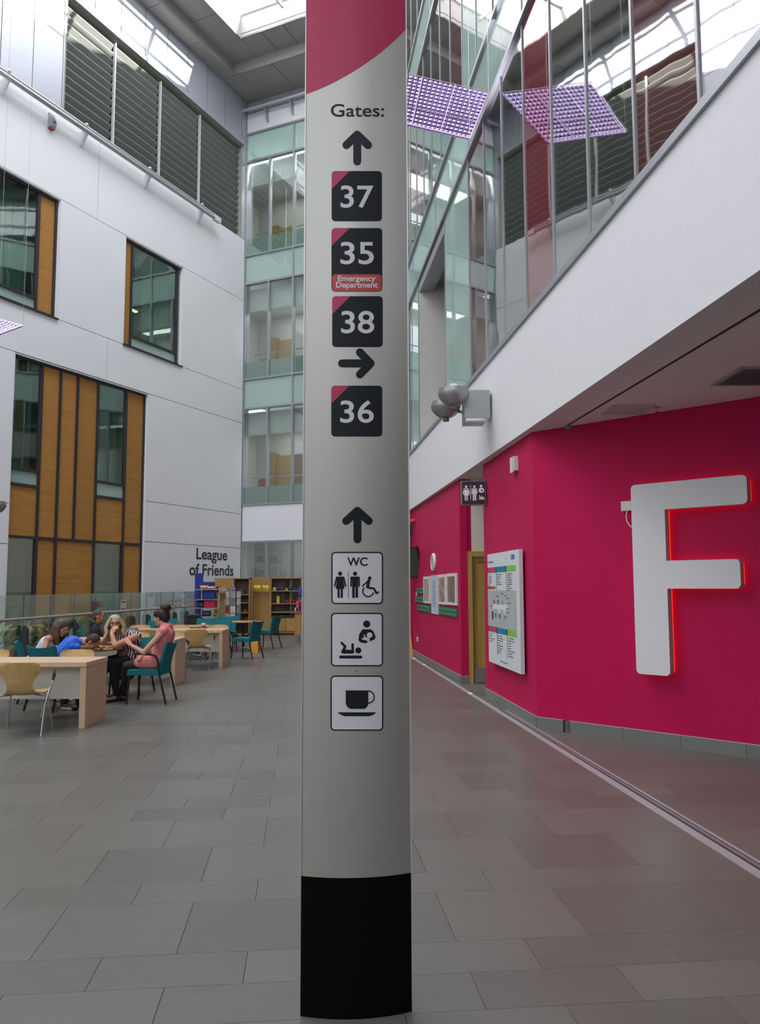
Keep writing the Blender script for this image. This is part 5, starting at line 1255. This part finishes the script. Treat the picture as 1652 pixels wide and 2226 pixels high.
for i, px in enumerate((556, 563, 574, 581)): item('snack_bag', 'yellow packet %s on the ledge of the right cabinet door' % ('at the left end', 'second from the left', 'third from the left', 'at the right end')[i], px_at(px, ly), ly - .04, 1.447, .14, .07, .19, yel if i != 2 else (.52, .36, .02), 'yellow packets', 'bag')
ly = ya - .12
t = thing('display_ledge', 'small wooden ledge on the left cabinet door holding soft toys', 'ledge', (px_at(484, ly), ly, 1.38))
rel(MB().box(px_at(469, ly), px_at(500, ly), ly - .08, ly, 1.385, 1.405), 'ledge', woak, t)
for i, (px, c, nm) in enumerate(((473, (.03, .025, .02), 'black'), (479, (.05, .03, .03), 'dark brown'), (485, (.50, .35, .28), 'cream and pink'), (490.5, (.45, .3, .24), 'tan'), (496, (.10, .25, .06), 'green'))):
    item('soft_toy', '%s soft toy on the ledge of the left cabinet door' % nm, px_at(px, ly), ly - .04, 1.407, .11, .09, .19, c, 'soft toys', 'toy')
item('soft_toy', 'purple soft toy above the card stand', px_at(508, 25.0), 25.0, 1.43, .14, .12, .20, (.22, .12, .38), 'soft toys', 'toy')
# counter goods
for i, (px, c, w_, h_, nm) in enumerate(((645, (.5, .5, .52), .10, .10, 'white'), (649, (.30, .08, .14), .14, .28, 'plum'), (655, (.34, .06, .12), .12, .30, 'maroon'))):
    item('sweet_box', '%s sweet box on the counter beside the signpost' % nm, px_at(px, 23.6), 23.6, .882, w_, .12, h_, c, 'sweets on the counter')
item('drink_bottle', 'blue bottle at the right end of the right cabinet', px_at(653, 26.6), 26.6, 1.25, .16, .12, .38, (.02, .05, .30), None, 'bottle')
# card spinner
t = thing('card_spinner', 'greeting card spinner stand full of white and blue cards', 'stand', (px_at(507, 24.9), 24.9, 0))
rel0(MB().lathe([(.26, 0), (.26, .02), (.03, .04), (.02, 1.45), (.0, 1.46)], 20), 'pole', black_pl, t, True)
cc = [(.55, .52, .55), (.42, .50, .48), (.12, .20, .26), (.50, .46, .40), (.30, .05, .04), (.55, .50, .52), (.25, .32, .28)]
for k in range(4):
    for j in range(8):
        a = R(j * 45 + 10); z0 = .58 + (3 - k) * .225; c = cc[(k * 3 + j) % 7]
        fr = frame((.23 * math.cos(a), .23 * math.sin(a)), (-math.sin(a), math.cos(a)), (math.cos(a), math.sin(a)))
        rel0(MB().fb(fr, -.075, .075, 0, .01, z0, z0 + .20), 'card', mat('card_%02x%02x%02x' % tuple(int(q * 255) for q in c), c, .5, var=.3, vscale=18), t)
    rel0(MB().lathe([(.05, .56 + (3 - k) * .225), (.235, .565 + (3 - k) * .225), (.235, .575 + (3 - k) * .225)], 16), 'ring_shelf', steel, t)
# toy gondola at the end of the rail
gx, gy = px_at(452, 24.4), 24.4
t = thing('display_rack', 'white wire display rack heaped with bags and toys by the glass rail', 'rack', (gx, gy, 0))
rel0(MB().box(-.42, -.385, -.03, .03, .0, 1.18), 'upright', white_frame, t); rel0(MB().box(.33, .36, -.03, .03, .0, 1.55), 'upright', steel, t); rel0(MB().box(-.19, -.17, -.03, .03, .0, 1.55), 'upright', steel, t)
for z in (.45, .70, .95, 1.2, 1.50): rel0(MB().box(-.40, .36, -.22, .22, z, z + .015), 'shelf', steel, t)
item('display_board', 'tall plain blue display board standing by the glass rail, under the lettering', px_at(432.5, 24.9), 24.9, .0, .24, .10, 2.01, (.0, .015, .22), None)
item('blue_box', 'blue box behind the orange toys on the display rack', px_at(450, 24.8), 24.75, 1.0, .48, .12, .74, (.0, .012, .16), None)
item('blue_bin', 'deep blue box on the upper shelf of the display rack', gx + .06, gy, 1.216, .36, .3, .27, (.0, .02, .20), None)
item('red_box', 'red box with a yellow mark under the blue box on the display rack', gx + .09, gy - .02, .966, .34, .3, .22, (.45, .01, .03), None)
for i, (dx_, z, w_, h_, c, shp, nm) in enumerate(((-.10, 1.515, .26, .12, (.60, .27, .13), 'bag', 'orange and peach bag on the top shelf, left'), (.10, 1.515, .26, .09, (.58, .33, .20), 'bag', 'peach bag on the top shelf, right'), (.40, 1.37, .12, .20, (.45, .22, .18), 'toy', 'pink soft toy hanging at the right side'),
        (-.18, .966, .24, .22, (.03, .03, .10), 'bag', 'navy and white net bag on the middle shelf'), (-.02, .716, .30, .16, (.04, .05, .12), 'bag', 'dark blue bag on the third shelf'), (.26, .716, .16, .17, (.18, .22, .08), 'toy', 'olive green soft toy on the third shelf'), (-.22, .466, .22, .2, (.40, .04, .08), 'bag', 'red bag on the lowest shelf, left'),
        (.05, .466, .28, .18, (.42, .22, .24), 'bag', 'red and white striped bag on the lowest shelf'), (.38, .40, .20, .22, (.20, .06, .03), 'toy', 'brown soft toy at the foot of the rack'), (.46, .80, .10, .12, (.22, .24, .06), 'toy', 'small yellow green soft toy at the right side'))):
    item('bag' if shp == 'bag' else 'soft_toy', nm + ' of the display rack', gx + dx_, gy - .05, z, w_, .2, h_, c, 'goods on the display rack', shp)
t = thing('wet_floor_sign', 'orange folding floor sign between two teal chairs', 'sign', (-3.06, 19.9, 0))
rel0(MB().prism([(-.09, 0), (.09, 0), (.06, .60), (-.06, .60)], lambda a, d, c: Vector((a, d - (.62 - c) * .2, c)), 0, .02), 'front_leaf', ym, t); rel0(MB().prism([(-.09, 0), (.09, 0), (.06, .60), (-.06, .60)], lambda a, d, c: Vector((a, d + (.62 - c) * .2, c)), 0, .02), 'rear_leaf', ym, t)
t = thing('waste_bin', 'black bin with a flat top beside the display rack', 'bin', (px_at(422, 19.8), 19.8, 0))
rel0(MB().box(-.10, .10, -.12, .12, 0, .86), 'body', black_pl, t, bevel=.01); rel0(MB().box(-.14, .16, -.15, .15, .86, .93), 'lid', black_pl, t, bevel=.01)
# ================================================================== PEOPLE
import numpy as np
skin_a = mat('skin_fair', (.46, .235, .155), .55, spec=.3, var=.05, vscale=9); skin_b = mat('skin_tanned', (.38, .165, .085), .55, spec=.3, var=.05, vscale=9); skin_p = mat('skin_pale', (.52, .27, .18), .55, spec=.3, var=.05)
def capsule(mb, p, q, r0_, r1_, n=12):
    p, q = Vector(p), Vector(q); d = q - p; L_ = d.length
    if L_ < 1e-5: return mb.ball(p, r0_, n=n, m=8)
    pts = []; rs = []; t = d.normalized()
    for k in range(4): a = R(-80 + 80 * k / 3); pts.append(p + t * r0_ * math.sin(a)); rs.append(r0_ * math.cos(a))
    for k in range(4): a = R(80 * k / 3); pts.append(q + t * r1_ * math.sin(a)); rs.append(r1_ * math.cos(a))
    return mb.tube(pts, rs, n)
def blob(caps, vox, nm, m, parent, smooth_it=3, base=None, label=None):
    mb = MB()
    for c in caps:
        if c[0] == 'e': mb.ball(c[1], *c[2], n=14, m=10, M=c[3] if len(c) > 3 else None)
        else: capsule(mb, *c)
    me = bpy.data.meshes.new('tmp'); me.from_pydata([tuple(v) for v in mb.v], [], mb.f); me.update()
    o = bpy.data.objects.new('tmp', me); COL.objects.link(o)
    md = o.modifiers.new('r', 'REMESH'); md.mode = 'VOXEL'; md.voxel_size = vox; md.use_smooth_shade = True
    sm = o.modifiers.new('s', 'SMOOTH'); sm.iterations = smooth_it; sm.factor = .5
    bpy.context.view_layer.update(); dg = bpy.context.evaluated_depsgraph_get()
    nm_ = bpy.data.meshes.new_from_object(o.evaluated_get(dg)); bpy.data.objects.remove(o); bpy.data.meshes.remove(me)
    nm_.name = nm
    nm_.materials.clear(); nm_.materials.append(m)
    off = parent.location
    nm_.transform(Matrix.Translation(-off))
    for p in nm_.polygons: p.use_smooth = True
    r = bpy.data.objects.new(nm, nm_); COL.objects.link(r); r.parent = parent
    if label: r['label'] = label
    return r
def head_parts(c, face, up, s=1.0):
    """c head centre; face, up directions -> matrix and capsules of a head with nose, brow, chin, ears"""
    f = Vector(face).normalized(); u = Vector(up); u = (u - f * u.dot(f)).normalized(); r_ = f.cross(u)
    M = Matrix((r_, f, u)).transposed(); P = lambda x, y, z: Vector(c) + M @ Vector((x * s, y * s, z * s))
    caps = [('e', P(0, -.012, .03), (.076 * s, .094 * s, .088 * s), M), ('e', P(0, .018, -.045), (.058 * s, .068 * s, .072 * s), M),
            (P(0, .088, .012), P(0, .106, -.018), .010 * s, .014 * s), (P(0, .066, -.092), P(0, .074, -.098), .020 * s, .020 * s),
            (P(-.03, .076, .032), P(.03, .076, .032), .014 * s, .014 * s),
            (P(-.02, .084, -.052), P(.02, .084, -.052), .009 * s, .009 * s)]
    for sx in (-1, 1):
        caps += [('e', P(sx * .078, -.008, -.005), (.010 * s, .019 * s, .031 * s), M), ('e', P(sx * .042, .052, -.02), (.024 * s, .028 * s, .026 * s), M)]
    return P, M, caps
def eyes(P, parent, s=1.0, closed=False):
    off = parent.location
    for sx in (-1, 1):
        mb = MB().ball(P(sx * .031, .0765, .012) - off, .0115 * s, .0115 * s, .0075 * s); rel0(mb, 'eye', mat('eye_white', (.30, .26, .24), .35) if not closed else skin_b, parent, True)
        mb = MB().ball(P(sx * .031, .0852, .012) - off, .0050 * s); rel0(mb, 'iris', mat('iris_dark', (.02, .014, .01), .2), parent, True)
    mb = MB().tube([P(-.024, .091, -.055) - off, P(0, .096, -.053) - off, P(.024, .091, -.055) - off], [.003, .0055, .003], 6); rel0(mb, 'lips', mat('lips', (.34, .08, .07), .45), parent, True)
def hand(wrist, knuck, curl_dir, palm_w, side=1, curl=.9, s=1.0):
    """palm + 4 fingers + thumb; knuck = knuckle centre, curl_dir = direction fingers bend to, palm_w = direction across the palm (towards the thumb)"""
    w = Vector(wrist); k = Vector(knuck); d = (k - w).normalized(); cd = Vector(curl_dir).normalized(); a = Vector(palm_w).normalized(); caps = []
    for i, (o, L_) in enumerate(((.030, .9), (.010, 1.0), (-.010, .93), (-.029, .75))):
        b = k + a * o * s; caps.append((w + a * o * .55 * s, b, .014 * s, .0125 * s))
        d1 = (d * math.cos(curl * .8) + cd * math.sin(curl * .8)); d2 = (d * math.cos(curl * 1.7) + cd * math.sin(curl * 1.7)); d3 = (d * math.cos(curl * 2.3) + cd * math.sin(curl * 2.3))
        p1 = b + d1 * .034 * L_ * s; p2 = p1 + d2 * .026 * L_ * s; p3 = p2 + d3 * .018 * L_ * s
        caps += [(b, p1, .0105 * s, .0092 * s), (p1, p2, .0092 * s, .0084 * s), (p2, p3, .0082 * s, .0070 * s)]
    t0 = w + a * .024 * s + d * .012; t1 = w + a * .048 * s + d * .034 * s + cd * .012 * s; t2 = t1 + (d * .7 + cd * .6).normalized() * .032 * s; t3 = t2 + (d * .6 + cd * .7 - a * .3).normalized() * .022 * s
    caps += [(t0, t1, .016 * s, .012 * s), (t1, t2, .0115 * s, .010 * s), (t2, t3, .0098 * s, .0078 * s)]
    return caps
def arm(sh, el, wr, rs=(.047, .038, .024)): return [(sh, el, rs[0], rs[1]), (el, wr, rs[1], rs[2])]
def leg(hip, kn, an, rs=(.085, .062, .036)): return [(hip, kn, rs[0], rs[1]), (kn, an, rs[1] * .95, rs[2])]
def foot(an, toe): 
    an = Vector(an); toe = Vector(toe); return [(an, Vector((an.x, an.y, .05)), .036, .036), (Vector((an.x, an.y, .045)), toe, .036, .026)]
def torso(hipc, chest, shl, shr, neck, hw=.13, r_=.115):
    hipc, chest, shl, shr, neck = map(Vector, (hipc, chest, shl, shr, neck)); mid = (hipc + chest) / 2; ax = (shr - shl).normalized()
    return [(hipc - ax * hw * .6, hipc + ax * hw * .6, .115, .115), (hipc - ax * .05, mid - ax * .045, r_, r_ * .88), (hipc + ax * .05, mid + ax * .045, r_, r_ * .88),
            (mid - ax * .05, chest - ax * .07, r_ * .88, r_), (mid + ax * .05, chest + ax * .07, r_ * .88, r_), (shl * .85 + neck * .15, shr * .85 + neck * .15, .058, .058), (chest, neck, .085, .05), (shl, shr, .05, .05)]
def grow(caps, g): return [(c[0], c[1], c[2] + g, c[3] + g) for c in caps]

# ---------------- woman in pink
W1 = thing('person', 'person with dark bun in a sleeveless pink top, seated on the armed teal chair', 'person', (-3.15, 11.42, 0))
hc = Vector((-3.10, 11.42, .58)); ch = Vector((-3.02, 11.42, .93)); nk = Vector((-3.03, 11.42, 1.045)); sl = Vector((-3.03, 11.60, .985)); sr = Vector((-3.00, 11.24, .985))
hd = Vector((-3.095, 11.46, 1.165)); P, M, hcaps = head_parts(hd, (-.93, .36, -.06), (-.05, 0, 1))
tz = torso(hc, ch, sl, sr, nk); 
e1, w1 = Vector((-3.24, 11.15, .70)), Vector((-3.44, 11.22, .80))
e2, w2_ = Vector((-3.22, 11.62, .72)), Vector((-3.33, 11.36, .66))
h1 = hand(w1, w1 + Vector((-.05, .02, .045)), (-.6, .6, -.2), (0, .5, .8), curl=.7); h2 = hand(w2_, w2_ + Vector((.0, -.075, -.02)), (0, -.3, -1), (.9, 0, .2), curl=.4)
kn1, an1 = Vector((-3.52, 11.34, .50)), Vector((-3.60, 11.50, .09)); kn2, an2 = Vector((-3.50, 11.56, .51)), Vector((-3.72, 11.72, .09))
lg = leg(hc + Vector((-.02, -.08, -.03)), kn1, an1) + leg(hc + Vector((-.02, .08, -.03)), kn2, an2)
ft = foot(an1, (-3.76, 11.53, .028)) + foot(an2, (-3.88, 11.76, .028))
blob(tz + hcaps + [(nk, hd + Vector((0, 0, -.06)), .050, .046)] + arm(sr, e1, w1) + arm(sl, e2, w2_) + h1 + h2 + lg + ft, .0075, 'body', skin_p, W1)
pink = mat('pink_cotton', (.62, .20, .20), .85, spec=.2, var=.12, vscale=14, bump=.3, bscale=30)
blob(grow(tz, .014) + [(hc + Vector((-.06, -.09, -.03)), hc + Vector((-.24, -.10, -.03)), .112, .085), (hc + Vector((-.06, .09, -.03)), hc + Vector((-.24, .10, -.03)), .112, .085), (nk + Vector((.055, .06, .0)), nk + Vector((.055, -.06, .0)), .042, .042)], .010, 'pink_top', pink, W1, 4)
blob(grow(lg, .008), .010, 'leggings', mat('black_cotton', (.008, .008, .010), .8), W1)
blob(grow(ft[1:2] + ft[3:4], .006), .008, 'shoe', black_pl, W1)
dkh = mat('dark_hair', (.018, .008, .006), .6, var=.3, vscale=40)
blob([('e', P(0, -.026, .046), (.097, .106, .094), M), ('e', P(0, -.075, .005), (.082, .056, .08), M), ('e', P(.01, -.08, .135), (.078, .076, .066), M), (P(-.05, .06, .085), P(-.072, .07, .03), .022, .010), (P(.05, .06, .085), P(.072, .07, .03), .022, .010), (P(-.03, .075, .085), P(.03, .075, .085), .022, .022), (P(0, -.08, -.02), P(0, -.07, -.07), .04, .03)], .008, 'hair', dkh, W1, 2)
eyes(P, W1)
# ---------------- blonde woman
W2 = thing('person', 'person with long blonde wavy hair and glasses, striped sleeveless top, hand at the mouth', 'person', (-3.72, 11.95, 0))
hc = Vector((-3.68, 12.0, .56)); ch = Vector((-3.70, 11.86, .84)); nk = Vector((-3.76, 11.80, .945)); sl = Vector((-3.90, 11.84, .885)); sr = Vector((-3.53, 11.80, .885))
hd = Vector((-3.825, 11.70, 1.07)); P, M, hcaps = head_parts(hd, (.30, -.95, .02), (-.06, 0, 1))
tz = torso(hc, ch, sl, sr, nk, r_=.125)
er, wr_ = Vector((-3.715, 11.40, .775)), Vector((-3.80, 11.50, .935)); el_, wl2 = Vector((-4.02, 11.58, .80)), Vector((-4.10, 11.42, .775))
h1 = hand(wr_, wr_ + Vector((.02, .03, .068)), (.55, .45, .2), (-.6, .2, .3), curl=1.0); h2 = hand(wl2, wl2 + Vector((.0, -.075, -.005)), (.3, 0, -.3), (.9, .1, 0), curl=.35)
kn1, an1 = Vector((-3.78, 11.52, .52)), Vector((-3.72, 11.53, .09)); kn2, an2 = Vector((-3.62, 11.56, .52)), Vector((-3.93, 11.30, .10))
kn2 = Vector((-3.86, 11.50, .55))
lg = leg(hc + Vector((.08, -.02, -.02)), kn1, an1) + leg(hc + Vector((-.09, -.02, -.02)), kn2, an2)
ft = foot(an1, (-3.80, 11.36, .028)) + foot(an2, (-3.98, 11.14, .028))
blob(tz + hcaps + [(nk, hd + Vector((0, 0, -.06)), .052, .048)] + arm(sr, er, wr_, (.058, .045, .028)) + arm(sl, el_, wl2, (.058, .045, .028)) + h1 + h2 + lg + ft, .0075, 'body', skin_a, W2)
# striped top
SM = bpy.data.materials.new('maroon_white_stripes'); SM.use_nodes = True; N = SM.node_tree.nodes; Lk = SM.node_tree.links; b = N['Principled BSDF']; b.inputs['Roughness'].default_value = .8
tc = N.new('ShaderNodeTexCoord'); wv = N.new('ShaderNodeTexWave'); wv.wave_type = 'BANDS'; wv.bands_direction = 'X'; wv.inputs['Scale'].default_value = 9; wv.inputs['Distortion'].default_value = 5; wv.inputs['Detail'].default_value = 1.5; wv.inputs['Detail Scale'].default_value = 1.2
Lk.new(tc.outputs['Object'], wv.inputs['Vector']); cr = N.new('ShaderNodeValToRGB'); cr.color_ramp.interpolation = 'CONSTANT'; e = cr.color_ramp.elements; e[0].color = (.08, .012, .02, 1); e[1].position = .62; e[1].color = (.60, .55, .55, 1); k = e.new(.35); k.color = (.02, .01, .02, 1)
Lk.new(wv.outputs[0], cr.inputs[0]); Lk.new(cr.outputs[0], b.inputs['Base Color'])
blob(grow(tz, .013) + [(hc + Vector((-.08, -.03, .02)), hc + Vector((-.08, -.16, .03)), .11, .09), (hc + Vector((.08, -.03, .02)), hc + Vector((.07, -.16, .03)), .11, .09)], .010, 'striped_top', SM, W2, 4)
blob(grow(lg, .012), .010, 'trousers', mat('black_cotton', (.008, .008, .010), .8), W2)
blob([(Vector((an1.x, an1.y, .03)), Vector((-3.80, 11.35, .016)), .034, .028), (Vector((an2.x, an2.y, .03)), Vector((-3.98, 11.13, .016)), .034, .028)], .008, 'sandal', mat('sandal_brown', (.03, .018, .014), .6), W2)
bh = mat('blonde_hair', (.42, .33, .19), .6, var=.35, vscale=28, stretch=(1, 1, .3))
hr = [('e', P(0, -.025, .045), (.092, .10, .090), M)]
hg = random.Random(5)
for sx in (-1, 1):
    for k in range(7):
        a = k / 6; x0 = .085 + .014 * math.sin(k * 2); y0 = .045 - .13 * a
        q = [P(sx * .055, y0 * .8 + .01, .085), P(sx * x0, y0, .02), P(sx * (x0 + .035), y0 - .005, -.05), P(sx * (x0 + .022 + .014 * math.sin(k * 3)), y0 + .01, -.12), P(sx * (x0 + .05), y0, -.18 + .02 * math.sin(k * 5))]
        for i in range(4): hr.append((q[i], q[i + 1], .024 - .002 * i, .023 - .002 * i))
for k in range(5): hr.append((P(-.06 + .03 * k, -.09, .03), P(-.07 + .035 * k, -.10, -.17), .03, .022))
blob(hr, .007, 'hair', bh, W2, 1)
eyes(P, W2)
gb = MB(); off = W2.location
for sx in (-1, 1):
    pts = [P(sx * .033 + .022 * math.cos(R(a)), .100, .012 + .016 * math.sin(R(a))) - off for a in range(0, 361, 30)]; gb.tube(pts, .0022, 5, caps=False)
    gb.tube([P(sx * .055, .098, .016) - off, P(sx * .080, .0, .012) - off], .002, 5)
gb.tube([P(-.011, .102, .014) - off, P(.011, .102, .014) - off], .002, 5)
rel0(gb, 'glasses', mat('glasses_dark', (.06, .02, .02), .3), W2)
rel0(MB().lathe([(.034, -.009), (.036, 0), (.034, .009)], 16, wr_ + Vector((0, 0, -.012)) - off), 'watch_strap', black_pl, W2); rel0(MB().ball(wr_ + Vector((.0, -.033, -.012)) - off, .017, .008, .017), 'watch_face', mat('watch_gold', (.62, .5, .32), .25, .6), W2, True)
# ---------------- girl
W3 = thing('person', 'person with long brown hair and a white strap top, leaning over the round table', 'person', (-4.95, 11.75, 0))
hc = Vector((-4.90, 11.62, .56)); ch = Vector((-4.75, 11.66, .80)); nk = Vector((-4.65, 11.66, .905)); sl = Vector((-4.71, 11.83, .86)); sr = Vector((-4.71, 11.50, .86))
hd = Vector((-4.56, 11.62, 1.02)); P, M, hcaps = head_parts(hd, (.82, -.22, -.50), (.30, -.05, .9), .95)
tz = torso(hc, ch, sl, sr, nk, r_=.10)
el1, wr1 = Vector((-4.70, 11.36, .66)), Vector((-4.55, 11.42, .765)); el2, wr2 = Vector((-4.55, 11.86, .78)), Vector((-4.40, 11.70, .775))
h1 = hand(wr1, wr1 + Vector((.07, .02, -.005)), (0, 0, -1), (0, .9, 0), curl=.3, s=.9); h2 = hand(wr2, wr2 + Vector((.05, -.05, -.005)), (0, 0, -1), (-.6, -.6, 0), curl=.3, s=.9)
kn1, an1 = Vector((-4.60, 11.50, .50)), Vector((-4.55, 11.45, .08)); kn2, an2 = Vector((-4.60, 11.72, .50)), Vector((-4.62, 11.70, .08))
lg = leg(hc + Vector((0, -.08, -.02)), kn1, an1, (.075, .055, .033)) + leg(hc + Vector((0, .08, -.02)), kn2, an2, (.075, .055, .033)); ft = foot(an1, (-4.38, 11.43, .028)) + foot(an2, (-4.46, 11.69, .028))
blob(tz + hcaps + [(nk, hd + Vector((-.03, 0, -.06)), .044, .042)] + arm(sr, el1, wr1, (.040, .033, .021)) + arm(sl, el2, wr2, (.040, .033, .021)) + h1 + h2 + lg + ft, .0075, 'body', skin_a, W3)
tt = [c for c in grow(tz[:5], .010)]
blob(tt + [(sr * .6 + nk * .4, ch + Vector((.02, -.08, .02)), .016, .03), (sl * .6 + nk * .4, ch + Vector((.02, .08, .02)), .016, .03), (sr * .6 + nk * .4 + Vector((0, 0, .035)), ch + Vector((-.08, -.06, .0)), .012, .03), (sl * .6 + nk * .4 + Vector((0, 0, .035)), ch + Vector((-.08, .06, .0)), .012, .03)], .009, 'white_top', mat('white_cotton', (.60, .58, .60), .8, var=.1, vscale=20), W3)
blob(grow(lg, .010), .010, 'trousers', mat('navy_cotton', (.015, .02, .045), .8), W3)
brh = mat('brown_hair', (.085, .045, .025), .55, var=.4, vscale=30, stretch=(1, 1, .3))
hr = [('e', P(0, -.022, .042), (.086, .096, .086), M)]
for sx in (-1, 1):
    for k in range(6):
        a = k / 5; y0 = .0 - .09 * a; top = P(sx * .05, y0 * .8, .075); s1 = P(sx * .082, y0, .0)
        lo = s1 + Vector((-.02 * a, 0, -.12)); l2 = lo + Vector((-.04 - .02 * a + .05 * (1 - a), sx * .01, -.13))
        hr += [(top, s1, .022, .024), (s1, lo, .024, .022), (lo, l2, .022, .012)]
for k in range(4): hr += [(P(-.05 + .033 * k, -.085, .04), P(-.05 + .033 * k, -.10, -.06), .03, .026), (P(-.05 + .033 * k, -.10, -.06), P(-.05 + .033 * k, -.10, -.06) + Vector((-.05, 0, -.12)), .026, .014)]
blob(hr, .007, 'hair', brh, W3, 1); eyes(P, W3, .95)
# ---------------- boy in blue
W4 = thing('person', 'person in a bright blue shirt bent forward with the head down on the round table', 'person', (-4.5, 11.05, 0))
hc = Vector((-4.42, 10.92, .58)); ch = Vector((-4.20, 11.08, .82)); nk = Vector((-4.10, 11.13, .835)); sl = Vector((-4.20, 11.28, .80)); sr = Vector((-4.15, 10.95, .80))
hd = Vector((-3.935, 11.12, .84)); P, M, hcaps = head_parts(hd, (.62, -.10, -.78), (.78, 0, .55), 1.0)
tz = torso(hc, ch, sl, sr, nk, r_=.105)
el1, wr1 = Vector((-4.05, 10.98, .78)), Vector((-3.92, 11.20, .775)); el2, wr2 = Vector((-4.0, 11.38, .78)), Vector((-3.88, 11.28, .775))
h1 = hand(wr1, wr1 + Vector((.03, .07, 0)), (0, 0, -1), (.9, 0, 0), curl=.25, s=.9); h2 = hand(wr2, wr2 + Vector((.07, -.02, 0)), (0, 0, -1), (0, -.9, 0), curl=.25, s=.9)
kn1, an1 = Vector((-4.20, 10.92, .52)), Vector((-4.14, 10.72, .09)); kn2, an2 = Vector((-4.20, 11.14, .52)), Vector((-4.05, 11.0, .09))
lg = leg(hc + Vector((0, -.08, -.02)), kn1, an1) + leg(hc + Vector((0, .08, -.02)), kn2, an2); ft = foot(an1, (-3.97, 10.66, .03)) + foot(an2, (-3.88, 10.95, .03))
blob(tz + hcaps + [(nk, hd + Vector((-.04, 0, .0)), .05, .05)] + arm(sr, el1, wr1, (.042, .034, .022)) + arm(sl, el2, wr2, (.042, .034, .022)) + h1 + h2 + lg + ft, .0075, 'body', skin_b, W4)
blob(grow(tz, .014) + grow([(sr, sr * .35 + el1 * .65, .047, .045), (sl, sl * .35 + el2 * .65, .047, .045)], .012), .009, 'blue_shirt', mat('royal_blue_jersey', (.005, .10, .55), .6, var=.12, vscale=10), W4, 4)
blob(grow(lg, .014), .010, 'trousers', mat('black_cotton', (.008, .008, .010), .8), W4)
blob(grow([ft[1]], .014), .008, 'shoe', mat('trainer_black', (.015, .015, .016), .5), W4); blob(grow([ft[3]], .014), .008, 'shoe', mat('trainer_black', (.015, .015, .016), .5), W4)
blob([(Vector((-4.14, 10.70, .028)), Vector((-4.02, 10.655, .02)), .034, .030)], .008, 'shoe_sole', mat('white_sole', (.5, .5, .5), .6), W4)
blob([('e', P(0, -.02, .038), (.083, .092, .086), M), ('e', P(0, -.05, -.01), (.072, .055, .06), M)], .008, 'hair', mat('short_brown_hair', (.040, .022, .014), .7, var=.4, vscale=60), W4, 2); eyes(P, W4)
# ---------------- man in black
W5 = thing('person', 'person with short hair in a black shirt sitting behind the blonde woman', 'person', (-4.95, 14.35, 0))
hc = Vector((-5.0, 14.4, .52)); ch = Vector((-4.97, 14.35, .82)); nk = Vector((-4.93, 14.30, .94)); sl = Vector((-5.02, 14.53, .88)); sr = Vector((-4.84, 14.16, .88)) 
hd = Vector((-4.93, 14.2, 1.08)); P, M, hcaps = head_parts(hd, (.9, .30, -.12), (.05, 0, 1), 1.05)
tz = torso(hc, ch, sl, sr, nk, r_=.13)
el1, wr1 = Vector((-4.70, 14.02, .70)), Vector((-4.52, 14.1, .80)); el2, wr2 = Vector((-4.80, 14.62, .72)), Vector((-4.60, 14.5, .78))
h1 = hand(wr1, wr1 + Vector((.07, .02, .02)), (0, .3, -1), (0, .8, .3), curl=.5); h2 = hand(wr2, wr2 + Vector((.07, -.02, 0)), (0, -.3, -1), (0, -.9, 0), curl=.5)
kn1, an1 = Vector((-4.58, 14.25, .50)), Vector((-4.55, 14.22, .09)); kn2, an2 = Vector((-4.60, 14.5, .50)), Vector((-4.58, 14.5, .09))
lg = leg(hc + Vector((0, -.09, -.02)), kn1, an1) + leg(hc + Vector((0, .09, -.02)), kn2, an2); ft = foot(an1, (-4.38, 14.2, .03)) + foot(an2, (-4.40, 14.48, .03))
blob(tz + hcaps + [(nk, hd + Vector((0, 0, -.06)), .062, .058)] + arm(sr, el1, wr1, (.052, .042, .028)) + arm(sl, el2, wr2, (.052, .042, .028)) + h1 + h2 + lg + ft, .0075, 'body', skin_b, W5)
blob(grow(tz, .016) + grow([(sr, sr * .4 + el1 * .6, .058, .052), (sl, sl * .4 + el2 * .6, .058, .052)], .012), .010, 'black_shirt', mat('black_tee', (.014, .017, .02), .8, var=.1), W5, 4)
blob(grow(lg, .014), .010, 'trousers', mat('grey_trousers', (.05, .05, .06), .8), W5)
blob(grow([ft[1]], .012), .008, 'shoe', mat('trainer_black', (.015, .015, .016)), W5); blob(grow([ft[3]], .012), .008, 'shoe', mat('trainer_black', (.015, .015, .016)), W5)
blob([('e', P(0, -.02, .042), (.084, .094, .084), M), ('e', P(0, -.055, -.01), (.072, .052, .06), M)], .008, 'hair', mat('cropped_grey_hair', (.075, .05, .035), .75, var=.4, vscale=60), W5, 2); eyes(P, W5, 1.05)
t = thing('upholstered_chair', 'seat under the man in black', 'chair'); bpy.data.objects.remove(t)
dup(tb, (-5.0, 14.38, 0), R(-70), 'teal chair under the person in the black shirt', TG)
item('denim_jacket', 'slate blue jacket hanging at the shoulder of the blonde person', -3.84, 12.52, .55, .22, .10, .42, (.10, .14, .22), None, 'bag')
t = thing('paper_sheet', 'white paper lying over the ply chair behind the girl', 'paper', (-4.9, 12.6, .80))
rel0(MB().grid(lambda u, v: Vector(((u - .5) * .42, (v - .5) * .3, .012 * math.sin(u * 5))), 6, 4, lambda u, v: Vector(((u - .5) * .42, (v - .5) * .3, .012 * math.sin(u * 5) - .002))), 'sheet', mat('paper_white', (.6, .62, .64), .7), t)
